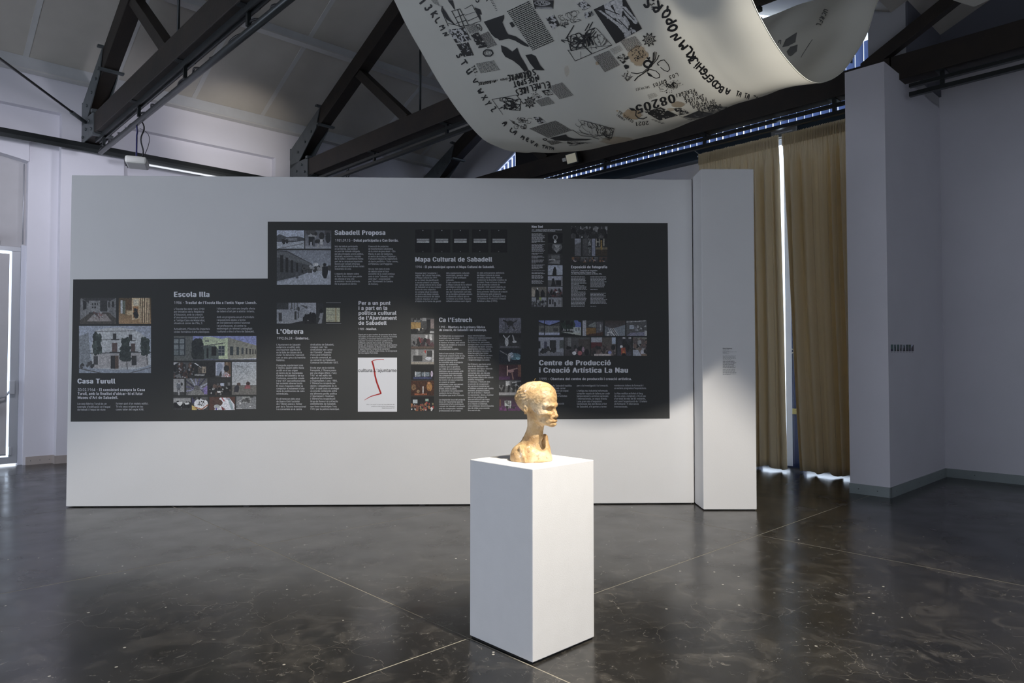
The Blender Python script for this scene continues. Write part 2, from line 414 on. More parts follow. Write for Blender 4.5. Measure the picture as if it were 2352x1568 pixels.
board(-5.35, 10.1, BV, BR, 'ceiling_slope', 'ceiling')
MB().box((-6, 7.7, zroof(BR)+0.02), (10.4, 7.96, zroof(BR)+0.3)).obj('ridge_cap', 'ceiling', ce)
vs = [(-6, BV, ZV), (11, BV, ZV), (11, -1.8, ZV+2.2), (-6, -1.8, ZV+2.2)]; vs2 = [(-6, -1.8, ZV+2.2), (11, -1.8, ZV+2.2), (11, -7.2, ZV-0.3), (-6, -7.2, ZV-0.3)]
for q in (vs, vs2):
    mb = MB(); mb.add(q + [(x, y, z+0.05) for x, y, z in q], [(0,1,2,3),(7,6,5,4),(0,4,5,1),(1,5,6,2),(2,6,7,3),(3,7,4,0)]); mb.obj('ceiling_slope', 'ceiling', ce)
for B_ in (12.42, 10.6, 8.7):
    z_ = zroof(B_); hh = 0.20 if B_ > 12 else 0.15
    MB().box((-6, B_-0.055, z_-hh+0.04), (9.9, B_+0.055, z_+0.02)).obj('purlin', 'purlin', ce)
    MB().box((-6, B_-0.075, z_-hh+0.02), (9.9, B_+0.075, z_-hh+0.042)).obj('purlin_flange', 'batten', ce)

# gable window with vertical blinds (window_1), curtained garden door (window_2), left glass door (door_1)
wg = room(empty('window_1', kind='structure'))
MB().box((10.16, 3.28, 4.9), (10.2, WL, 8.3)).obj('pane', 'glass', wg)
for b in (3.3, 5.6, 7.83, 10.05, 12.3): MB().box((10.1, b-0.03, 5.0), (10.22, b+0.03, zroof(b)-0.02)).obj('mullion', 'frame_white', wg)
def zwin(B): return 5.53 + 0.505*(11.12-B)
MB().prism([(WL+0.2, 4.9), (WL+0.2, zroof(WL)+0.1), (BR, zroof(BR)+0.1), (BR, zwin(BR)), (12.37, 4.9)], 0, 9.99, 10.08).obj('gable_wall', 'wall', wb)
MB().beam((9.98, 12.3, zwin(12.3)), (9.98, BR, zwin(BR)), 0.05, 0.05, (1,0,0)).obj('window_frame', 'frame_white', wg)

wd = room(empty('window_2', kind='structure'))
MB().box((10.14, 3.28, 0.05), (10.16, 5.95, 4.78)).obj('pane', 'glass', wd)
for b0, b1 in ((4.47, 4.60), (4.62, 4.67), (3.28, 3.36), (5.87, 5.97), (5.15, 5.2)):
    MB().box((10.08, b0, 0), (10.2, b1, 4.78)).obj('stile', 'navy', wd, 0.004)
MB().box((10.08, 3.28, 0), (10.2, 5.97, 0.06)).box((10.08, 3.28, 3.0), (10.2, 4.46, 3.08)).obj('rail', 'navy', wd)
for z_ in (2.35, 1.70): MB().tube([(10.07, 4.62+0.03*math.cos(t), z_+0.03*math.sin(t)) for t in [k*math.pi/6 for k in range(11)]], 0.006).obj('ring', 'alu', wd)
MB().box((10.05, 4.55, 0.78), (10.09, 4.65, 0.86)).box((10.03, 4.49, 0.80), (10.06, 4.63, 0.835)).obj('latch', 'brass', wd)
# pale hanging lining between the curtains
M['lining'] = cloth('white_lining', (0.72, 0.75, 0.82), 0.4)

gd = room(empty('door_1', kind='structure'))
y0 = WL+0.20; y1 = WL+0.28
MB().box((1.90, y0, 0), (1.985, y1+0.06, 3.30)).obj('jamb', 'frame_white', gd, 0.004)
MB().box((1.79, y0+0.02, 0.03), (1.899, y1, 3.20)).obj('stile', 'alu', gd, 0.004)
MB().box((0.25, y0+0.02, 3.20), (1.90, y1+0.05, 3.27)).obj('head_rail', 'alu', gd, 0.004)
MB().box((0.27, y0+0.02, 0.03), (1.79, y1, 0.13)).obj('bottom_rail', 'alu', gd, 0.004)
MB().box((0.27, y0+0.05, 0.1), (1.79, y0+0.06, 3.2)).obj('pane', 'glass', gd)
MB().box((0.25, y0+0.08, 3.27), (1.96, y0+0.10, 4.8)).obj('transom_blind', 'blind_grey', gd)
MB().tube([(1.925, y0+0.07, 3.33), (1.925, y0+0.07, 4.55)], 0.008).obj('blind_chain', 'alu', gd)
bd = MB().box((0.27, y0-0.02, 0.17), (1.755, y0-0.012, 3.15)).obj('roller_blind', 'blind_grey', gd)
MB().tube([(0.27, y0-0.016, 0.17), (1.755, y0-0.016, 0.17)], 0.012).obj('blind_bar', 'alu', bd)
MB().tube([(0.5, y0-0.10, 1.02), (1.66, y0-0.10, 1.02), (1.72, y0-0.095, 1.03), (1.75, y0-0.06, 1.06), (1.78, y0, 1.10)], 0.014).obj('push_bar', 'alu', gd)
MB().box((1.78, y0-0.045, 1.06), (1.85, y0+0.02, 1.26)).obj('bar_bracket', 'alu', gd, 0.006)
MB().box((1.79, y0-0.01, 0.16), (1.83, y0+0.02, 0.28)).obj('floor_lock', 'alu', gd, 0.004)
cl = MB().box((0.7, y0-0.06, 3.30), (1.60, y0, 3.36)).obj('door_closer', 'black_metal', gd, 0.006)
MB().beam((0.9, y0-0.08, 3.40), (1.62, y0-0.08, 3.37), 0.03, 0.05).obj('closer_arm', 'alu', cl)
MB().box((1.55, y0-0.09, 3.24), (1.60, y0-0.02, 3.38)).obj('closer_bracket', 'black_metal', cl)

# ------------------------------------------------------------------ roof trusses
def bolt(mb, A, B, z, ax=0, r=0.022, h=0.02):
    p = [A, B, z]; q = list(p); q[ax] -= h
    mb.tube([p, q], r, 6)

def rz(B): return 5.575 + 0.47*(WL-B)       # rafter top line, left nave
def make_truss(A0, label, foot=True):
    t = room(empty('roof_truss', label=label, cat='truss', group='timber trusses of the left nave'))
    hw = 0.11
    tb = MB().box((-hw, BV-0.05, 4.95), (hw, WL-0.03, 5.255)).obj('tie_beam', 'timber', t, 0.008)
    rl = MB()
    for sgn in (1, -1):
        f = (lambda B: B) if sgn == 1 else (lambda B: 2*BR - B)
        b0 = WL-0.02 if sgn == 1 else WL-0.3
        n0 = MB()
        pz = lambda B: rz(B)
        poly = [(f(b0), pz(b0)-0.32), (f(b0), pz(b0)), (f(BR), pz(BR)), (f(BR), pz(BR)-0.32)]
        n0.prism(poly, 0, -hw+0.01, hw-0.01).obj('rafter', 'timber', t, 0.008)
        s_ = MB().beam((0, f(8.78), 5.24), (0, f(10.22), rz(10.22)-0.25), 0.15, 0.15, (1, 0, 0)).obj('strut', 'timber', t, 0.006)
        r_ = MB().tube([(0, f(8.50), 5.22), (0, f(8.50), rz(8.5)-0.2)], 0.017).obj('hanger_rod', 'black_metal', t)
        MB().tube([(0, f(8.50), 5.25), (0, f(8.50), 5.30)], 0.035, 6).obj('nut', 'black_metal', r_)
    # forged foot shoe with bolts, left end
    for sx in (-1, 1):
        x0 = sx*hw; x1 = sx*(hw+0.014)
        lo, hi = min(x0, x1), max(x0, x1)
        sh = MB()
        sh.prism([(WL-0.03, 4.93), (WL-0.03, 5.27), (WL-0.72, 5.27), (WL-0.72, 4.93)], 0, lo, hi)
        sh.prism([(WL-0.03, 5.20), (WL-0.03, 5.55), (WL-1.15, rz(WL-1.15)-0.03), (WL-1.02, rz(WL-1.02)-0.31), (WL-0.35, 5.25)], 0, lo, hi)
        so = sh.obj('foot_plate', 'steel', t)
        for b_, z_ in ((0.12, 5.02), (0.3, 5.1), (0.5, 5.18), (0.62, 5.03), (0.35, 5.45), (0.62, 5.58), (0.85, 5.72)):
            bm_ = MB(); bolt(bm_, x1 + (0.0 if sx < 0 else 0.02), WL-b_, z_); bm_.obj('bolt', 'steel', so)
    MB().box((-hw-0.014, WL-0.04, 4.90), (hw+0.014, WL-0.012, 5.58)).obj('end_plate', 'steel', t)
    MB().box((-hw-0.04, WL-0.76, 5.255), (hw+0.04, WL-0.68, 5.30)).obj('clamp_bar', 'steel', t)
    MB().box((-hw-0.03, WL-0.76, 4.915), (hw+0.03, WL-0.68, 4.95)).obj('clamp_bar', 'steel', t)
    MB().beam((-hw-0.06, WL-1.14, rz(WL-1.14)-0.33), (hw+0.06, WL-1.14, rz(WL-1.14)-0.33), 0.07, 0.03).obj('clamp_bar', 'steel', t)
    MB().beam((-hw-0.06, WL-1.10, rz(WL-1.10)+0.03), (hw+0.06, WL-1.10, rz(WL-1.10)+0.03), 0.07, 0.03).obj('clamp_bar', 'steel', t)
    t.location = E2*A0
    return t
make_truss(2.74, 'dark timber roof truss nearest the viewer, projector hanging below it')
make_truss(6.19, 'dark timber roof truss in the middle, foot hidden by the partition top')
make_truss(9.27, 'dark timber roof truss furthest back, before the slotted blinds')

# truss of the right nave beyond the column
t = room(empty('roof_truss', label='black timber roof truss over the far right corner', cat='truss'))
MB().box((9.16, -6.9, 4.95), (9.38, 2.93, 5.255)).obj('tie_beam', 'timber', t, 0.008)
MB().prism([(3.30, 5.12), (3.30, 5.30), (-1.8, 5.30+5.1*0.54), (-1.8, 5.12+5.1*0.54)], 0, 9.20, 9.32).obj('rafter', 'timber', t, 0.008)

# track rails and lighting pipes under the tie beams
def rail_set(A0, b0, b1, label, kind):
    t = room(empty('lighting_rail', label=label, cat='rail', group=None))
    t.location = E2*A0
    if kind == 'pipe':
        MB().tube([(0.04, b0, 4.745), (0.04, b1, 4.745)], 0.037, 12).obj('pipe', 'pipe', t)
        MB().box((-0.035, b0, 4.905), (0.035, b1, 4.95)).box((-0.035, b0, 4.88), (-0.02, b1, 4.905)).box((0.02, b0, 4.88), (0.035, b1, 4.905)).obj('track', 'pipe', t)
    else:
        MB().box((-0.03, b0, 4.857), (0.03, b1, 4.897)).obj('track', 'black_metal', t)
        MB().box((-0.03, b0, 4.745), (0.03, b1, 4.795)).obj('track', 'black_metal', t)
    b = b1 - 0.35
    while b > b0:
        mb = MB().box((-0.018, b-0.022, 4.76), (0.018, b+0.022, 4.95)).box((-0.10, b-0.05, 4.94), (0.10, b+0.05, 4.952))
        mb.obj('bracket', 'black_metal', t)
        b -= 1.72 if kind == 'pipe' else 1.9
    return t
rp1 = rail_set(2.74, 3.1, 12.05, 'dark round pipe and track hung under the nearest truss', 'pipe')
rail_set(6.19, 3.1, 12.0, 'pair of black rails hung under the middle truss', 'bar')
rail_set(9.27, 3.32, 11.6, 'pair of black rails under the furthest truss, before bright blinds', 'bar')
rail_set(9.27, -6.8, 2.76, 'pair of black rails under the beam in the far right corner', 'bar')
# taped cable wrapped along the pipe
cb = MB()
pts = []
for k in range(160):
    b = 3.3 + k*0.055; pts.append((0.04+0.05*math.cos(k*0.7)*0.6, b, 4.775+0.016*math.sin(k*0.9)+0.012*math.sin(k*0.23)))
cb.tube(pts, 0.013, 5)
c_ = cb.obj('cable', 'plastic_black', rp1)

# diagonal bracing rod at the left
br = room(MB().tube([(2.72, 12.35, 5.20), (-0.6, 7.8, 5.28)], 0.017).obj('bracing_rod', 'black_metal'))
MB().tube([(2.60, 12.19, 5.202), (2.35, 11.85, 5.208)], 0.03, 8).obj('turnbuckle', 'steel', br)
tag(br, 'thin black bracing rod running from the nearest truss foot to upper left', 'rod')

# wall rail and its tube lamp
wrl = room(empty('wall_rail', label='long black steel rail along the upper left wall', cat='rail'))
MB().box((-1.0, WL-0.16, 4.86), (6.1, WL-0.02, 4.93)).box((-1.0, WL-0.16, 4.80), (6.1, WL-0.145, 4.93)).obj('channel', 'black_metal', wrl)
MB().box((-1.0, WL-0.13, 4.82), (6.1, WL-0.05, 4.86)).obj('tray', 'pipe', wrl)
tl = room(empty('tube_lamp', label='pale fluorescent tube lamp under the wall rail, right of the projector', cat='lamp'))
MB().tube([(3.35, WL-0.14, 4.765), (4.75, WL-0.14, 4.765)], 0.016, 10).obj('tube', 'tube', tl)
MB().box((3.30, WL-0.17, 4.785), (4.80, WL-0.09, 4.82)).obj('lamp_body', 'pipe', tl)

# ------------------------------------------------------------------ projectors
def ray(px, py):
    v = 784-py
    return Vector((px-1176, FPX*math.cos(TH)-v*math.sin(TH), FPX*math.sin(TH)+v*math.cos(TH)))
def at_depth(px, py, Y):
    r = ray(px, py); return Vector((0, 0, H)) + r*(Y/r.y)

def projector(loc, rz_, s, label):
    t = empty('projector', loc, rz_, label, 'projector')
    MB().box((-0.19*s, -0.14*s, -0.055*s), (0.19*s, 0.14*s, 0.055*s)).obj('body', 'plastic_white', t, 0.028*s)
    MB().box((-0.17*s, -0.146*s, -0.05*s), (-0.08*s, -0.135*s, 0.045*s)).obj('lens_recess', 'plastic_black', t, 0.004)
    MB().tube([(-0.125*s, -0.13*s, 0), (-0.125*s, -0.165*s, 0)], 0.032*s, 16).obj('lens', 'plastic_black', t)
    mb = MB()
    for k in range(7): mb.box((0.02*s+0.02*s*k, -0.1425*s, -0.03*s), (0.028*s+0.02*s*k, -0.139*s, 0.03*s))
    mb.obj('vent', 'plastic_black', t)
    MB().box((-0.06*s, -0.05*s, 0.055*s), (0.06*s, 0.05*s, 0.075*s)).obj('mount_plate', 'black_metal', t)
    return t
PR = math.radians(-68)
pj = projector(rp(2.80, 10.24, 4.215), PR, 0.92, 'white projector hanging under the nearest truss beside the left wall')
pl_ = Vector(pj.location)
pm = Matrix.Rotation(-PR, 4, 'Z')
def loc_in(pt): return pm @ (Vector(pt) - pl_)
MB().tube([loc_in(rp(2.80, 10.28, 4.26)), loc_in(rp(2.80, 10.28, 4.60)), loc_in(rp(2.79, 10.22, 4.62)), loc_in(rp(2.78, 10.22, 4.73))], 0.011, 8).obj('hanging_pole', 'blue_cord', pj)
pts = []
for k in range(14):
    f = k/13; pts.append(loc_in(rp(2.80+0.02*math.sin(f*9), 10.06-0.14*f*0.3-0.03*math.sin(f*5), 4.73-0.47*f)))
MB().tube(pts, 0.009, 6).obj('cable', 'plastic_black', pj)
pts = []
for k in range(18):
    f = k/17; pts.append(loc_in(rp(2.82, 10.22-0.42*math.sin(math.pi*f*0.85)*1.0, 4.68-0.42*f)))
MB().tube(pts, 0.004, 5).obj('safety_wire', 'plastic_black', pj)

p2 = projector(at_depth(2240, -15, 5.0), math.radians(24), 0.68, 'white ceiling projector cut off by the top right picture edge')
l_ = MB().tube([(0, 0, 0.06), (0, 0, 2.4)], 0.02, 8).obj('hanging_pole', 'frame_white', p2)

# small flood lamp on the back truss
fd = room(empty('floodlight', rp(9.03, 7.95, 5.05), label='small square floodlight with a pale glass on the back truss', cat='light'))
MB().box((-0.05, -0.13, -0.10), (0.06, 0.13, 0.10)).obj('housing', 'black_metal', fd, 0.01)
MB().box((-0.062, -0.105, -0.075), (-0.048, 0.105, 0.075)).obj('lamp_glass', 'lamp_glass', fd)
MB().box((-0.03, 0.14, -0.02), (0.03, 0.23, 0.04)).obj('junction_box', 'plastic_white', fd, 0.005)
for o_ in fd.children: pass
for o_ in list(fd.children): o_.rotation_euler = (0, -0.35, 0)
MB().box((0.05, -0.02, -0.02), (0.14, 0.02, 0.03)).obj('bracket', 'black_metal', fd)

em = room(empty('emergency_light', rp(9.70, 4.52, 4.83), label='flat milky emergency light on the dark band above the curtains', cat='light'))
MB().box((-0.04, -0.19, -0.075), (0.0, 0.19, 0.06)).obj('housing', 'clear_plastic', em, 0.018)
MB().tube([(-0.045, -0.13, -0.01), (-0.045, 0.12, -0.01)], 0.010, 8).obj('tube', 'alu', em)
MB().box((-0.03, -0.16, -0.095), (0.0, 0.16, -0.075)).obj('rim', 'frame_white', em)

# chain with a hook under the middle truss
ch = empty('hanging_chain', at_depth(801, 373, 12.55), 0, 'short black chain with hook hanging under the middle truss', 'chain')
def torus(mb, c, r, rr, ax, sq=1.5, n=12):
    pts = []
    for k in range(n+1):
        t_ = 2*math.pi*k/n
        if ax == 0: pts.append((c[0], c[1]+r*math.cos(t_), c[2]+r*sq*math.sin(t_)))
        else: pts.append((c[0]+r*math.cos(t_), c[1], c[2]+r*sq*math.sin(t_)))
    mb.tube(pts, rr, 6, False)
for k in range(3):
    mb = MB(); torus(mb, (0.0, 0, -0.03-0.055*k), 0.018, 0.005, k % 2); mb.obj('link', 'black_metal', ch)
mb = MB(); torus(mb, (-0.02, 0, -0.21), 0.03, 0.008, 1, 2.2); mb.obj('hook', 'black_metal', ch)
mb = MB(); torus(mb, (0.05, 0, -0.17), 0.022, 0.006, 1, 2.6); mb.obj('hook', 'alu', ch)

# headphones on the door's push bar
hp = room(empty('headphones', rp(1.53, WL+0.09, 1.02), label='black over ear headphones hanging on the push bar of the left door', cat='headphones'))
pts = [(0.06*math.cos(t_), 0, 0.06*math.sin(t_)*1.45-0.05) for t_ in [math.pi*k/12 for k in range(-1, 14)]]
MB().tube(pts, 0.013, 8).obj('headband', 'plastic_black', hp)
for sx in (-1, 1):
    e_ = MB().tube([(sx*0.075, 0, -0.12), (sx*0.055, 0, -0.12), (sx*0.035, 0, -0.12), (sx*0.02, 0, -0.12)], [0.035, 0.045, 0.046, 0.04], 18).obj('ear_cup', 'plastic_black', hp)
MB().tube([(-0.05, 0, -0.15), (-0.07, 0.0, -0.18), (-0.03, 0, -0.19)], 0.004, 5).obj('cable', 'plastic_black', hp)

hp.scale = (1.45, 1.45, 1.6); hp.rotation_euler = (0, 0, AN + 0.75)

# ------------------------------------------------------------------ vertical blinds of the gable
vb = room(empty('vertical_blind', label='bluish white vertical blinds glowing across the gable window', cat='blinds'))
bsl = 3.36
k = 0
while bsl < 12.2:
    zt = (zwin(bsl) - 0.06 if bsl > BR else zroof(bsl) - 0.22); zl = 4.93
    if 6.75 < bsl < 10.3: zt = 5.45
    if zt < zl + 0.05: break
    ang = math.radians(17 + R.uniform(-6, 6)); w2 = 0.064
    dx = w2*math.sin(ang); dy = w2*math.cos(ang)
    vs_ = [(10.0-dx, bsl-dy, zl), (10.0+dx, bsl+dy, zl), (10.0+dx, bsl+dy, zt), (10.0-dx, bsl-dy, zt),
           (10.004-dx, bsl-dy, zl), (10.004+dx, bsl+dy, zl), (10.004+dx, bsl+dy, zt), (10.004-dx, bsl-dy, zt)]
    mb = MB(); mb.add(vs_, [(0,1,2,3), (7,6,5,4), (0,4,5,1), (3,2,6,7), (1,5,6,2), (0,3,7,4)])
    mb.obj('slat', 'slat', vb)
    bsl += 0.118; k += 1
MB().beam((9.94, 12.2, zwin(12.2)-0.05), (9.94, BR, zwin(BR)-0.05), 0.03, 0.03, (1, 0, 0)).obj('head_rail', 'frame_white', vb)
bp_ = room(tag(MB().prism([(6.7, 5.20), (9.98, 5.20), (9.98, zroof(9.98)-0.25), (7.83, zroof(7.83)-0.25), (6.7, zroof(7.83)-0.8)], 0, 9.60, 9.63).obj('blackout_panel', 'blackboard'),
     'large black blackout panel hanging high behind the back truss', 'panel'))

# ------------------------------------------------------------------ curtains
def curtain(name, top0, top1, bot0, bot1, folds, seed, label, zt=4.745, zb=0.04, flat=0.0):
    rr = random.Random(seed); NU, NV = 360, 46
    ph = []; x = 0.0
    wdt = [rr.uniform(0.6, 1.4) for _ in range(folds)]; s_ = sum(wdt)
    edges = [0]
    for a in wdt: edges.append(edges[-1] + a/s_)
    amp = [rr.uniform(0.6, 1.2) for _ in range(folds)]
    vs_ = []
    for j in range(NV+1):
        v = j/NV; z = zt + (zb-zt)*v
        z_eff = v
        for i in range(NU+1):
            u = i/NU
            k_ = min(folds-1, max(0, next(q for q in range(folds) if u <= edges[q+1]+1e-9)))
            lu = (u-edges[k_])/(edges[k_+1]-edges[k_])
            a = 0.085*amp[k_]*min(1.0, max(0.0, (v-0.03)/0.06))*(0.7+0.3*math.sin(k_*2.1+v*1.2))
            big = a*math.sin(2*math.pi*lu + 0.35*math.sin(v*1.5+k_))
            fine = 0.014*math.sin(u*math.pi*2*46 + 2*math.sin(u*31))*max(0.0, 1-v/0.055)
            mid = 0.006*math.sin(u*math.pi*2*23+v*2)*max(0.0, 1-v/0.45)
            e0 = top0+(bot0-top0)*(v**1.2); e1 = top1+(bot1-top1)*(v**1.3)
            b = e0 + (e1-e0)*(u + 0.006*math.sin(u*17+v*3))
            hem = 0.0 if j < NV else 0.03*math.sin(u*22+seed)
            vs_.append((9.62 + big + fine + mid + 0.01*math.sin(v*6+u*5), b, z + hem*0.6))
    fs = []
    for j in range(NV):
        for i in range(NU):
            p = j*(NU+1)+i; fs.append((p, p+1, p+NU+2, p+NU+1))
    mb = MB(); mb.add(vs_, fs, True)
    root = room(empty(name, label=label, cat='curtain', group='khaki door curtains'))
    o = mb.obj('cloth', 'curtain', root)
    so = o.modifiers.new('solid', 'SOLIDIFY'); so.thickness = 0.006
    # gathered heading tape
    hv = []; hn = 900
    for i in range(hn+1):
        u = i/hn; b = top0+(top1-top0)*u
        d = 0.018*math.sin(u*math.pi*2*(60*abs(top1-top0)/1.3)) + 0.008*math.sin(u*201)
        for q, (zz, f) in enumerate(((zt+0.035, 0.5), (zt+0.02, 1), (zt-0.07, 1.0), (zt-0.135, 0.6))):
            hv.append((9.60+d*f-0.004, b, zz+0.006*math.sin(u*333)*(q < 2)))
    hf = [(i*4+q, (i+1)*4+q, (i+1)*4+q+1, i*4+q+1) for i in range(hn) for q in range(3)]
    mb = MB(); mb.add(hv, hf, True); mb.obj('heading_tape', 'curtain', root)
    return root
curtain('curtain', 5.86, 4.56, 5.86, 4.50, 9, 3, 'khaki curtain left of the bright gap, partly behind the white pillar')
curtain('curtain', 4.515, 3.34, 4.33, 3.31, 7, 12, 'khaki curtain right of the bright gap, next to the wall column', zb=0.035)
ln = room(MB().box((9.80, 4.50, 0.06), (9.806, 4.585, 4.70)).obj('white_lining', 'lining')); tag(ln, 'narrow white lining strip showing between the two khaki curtains', 'lining')
cr = room(MB().tube([(9.64, 3.3, 4.76), (9.64, 5.9, 4.76)], 0.012, 8).obj('curtain_rod', 'alu')); tag(cr, 'thin metal curtain rod under the dark band', 'rod')
MB().tube([(9.60, 5.86, 4.79), (9.52, 5.92, 4.86)], 0.006, 6).obj('rod_end', 'alu', cr)

# ------------------------------------------------------------------ partition, pillar, pedestal
P0 = Vector((-4.746, 7.501, 0)); P1 = Vector((1.985, 7.682, 0)); PD = (P1-P0).normalized(); PN = Vector((PD.y, -PD.x, 0))  # PN faces the viewer
PL = (P1-P0).length; PA = math.atan2(PD.y, PD.x)
pt = empty('partition_wall', P0, PA, 'long white freestanding partition wall carrying the charcoal text panel', 'partition')
body = MB().box((0, 0, 0.010), (PL, 0.28, 3.557)).obj('wall_body', 'partition', pt, 0.006)
MB().box((0.06, 0.03, 0.0), (PL, 0.25, 0.012)).obj('foot', 'shadow_gap', pt)
for x_ in (1.9, 3.78): MB().box((x_-0.03, 0.002, 0.0), (x_+0.03, 0.03, 0.026)).obj('foot_wedge', 'plastic_black', pt)
MB().box((5.75-1.9, 0.004, 0.004), (5.75-1.35, 0.03, 0.024)).obj('foot_wedge', 'plastic_black', pt)
pz = MB().box((1.995, 7.349, 0.01), (2.552, 7.90, 3.583)).obj('white_pillar', 'partition', None, 0.005)
tag(pz, 'white square pillar box at the right end of the long partition', 'pillar')
MB().box((2.01, 7.365, 0), (2.54, 7.88, 0.012)).obj('foot', 'shadow_gap', pz)

pe = room(empty('pedestal', rp(2.585, 2.56, 0), label='white square plinth under the ochre bust', cat='pedestal'))
MB().box((0, 0, 0.012), (0.49, 0.50, 1.0)).obj('plinth_body', 'pedestal', pe, 0.004)
MB().box((0.008, 0.008, 0), (0.482, 0.492, 0.013)).obj('foot', 'shadow_gap', pe)

# ------------------------------------------------------------------ bust (implicit surface, meshed by surface nets)
def surface_nets(F, lo, h):
    nx, ny, nz = F.shape; S = F < 0
    cross = np.zeros((nx-1, ny-1, nz-1), bool); acc = np.zeros((nx-1, ny-1, nz-1, 3)); cnt = np.zeros((nx-1, ny-1, nz-1))
    cor = [(i, j, k) for i in (0, 1) for j in (0, 1) for k in (0, 1)]
    def sl(a, c): return a[c[0]:nx-1+c[0], c[1]:ny-1+c[1], c[2]:nz-1+c[2]]
    for a in cor:
        for ax in range(3):
            if a[ax] == 0:
                b = list(a); b[ax] = 1; b = tuple(b)
                fa, fb = sl(F, a), sl(F, b); m = sl(S, a) != sl(S, b)
                t = np.where(m, fa/np.where(m, fa-fb, 1), 0)
                for q in range(3):
                    acc[..., q] += np.where(m, a[q] + (t if q == ax else 0), 0)
                cnt += m
    act = cnt > 0; idx = -np.ones(act.shape, int); idx[act] = np.arange(act.sum())
    ii = np.argwhere(act); V = (ii + acc[act]/cnt[act][:, None])*h + np.array(lo)
    faces = []
    for ax in range(3):
        o1, o2 = (ax+1) % 3, (ax+2) % 3
        s0 = [slice(1, -1)]*3; s0[ax] = slice(0, -1); s1 = list(s0); s1[ax] = slice(1, None)
        A_, B_ = S[tuple(s0)], S[tuple(s1)]
        for flip, mk in ((False, A_ & ~B_), (True, ~A_ & B_)):
            e = np.argwhere(mk); 
            if not len(e): continue
            e = e + np.array([0 if q == ax else 1 for q in range(3)])
            def cell(d1, d2):
                c = e.copy(); c[:, o1] -= d1; c[:, o2] -= d2; return idx[c[:, 0], c[:, 1], c[:, 2]]
            q = np.stack([cell(0, 0), cell(1, 0), cell(1, 1), cell(0, 1)], 1)
            faces.append(q[:, ::-1] if flip else q)
    return V, np.concatenate(faces)

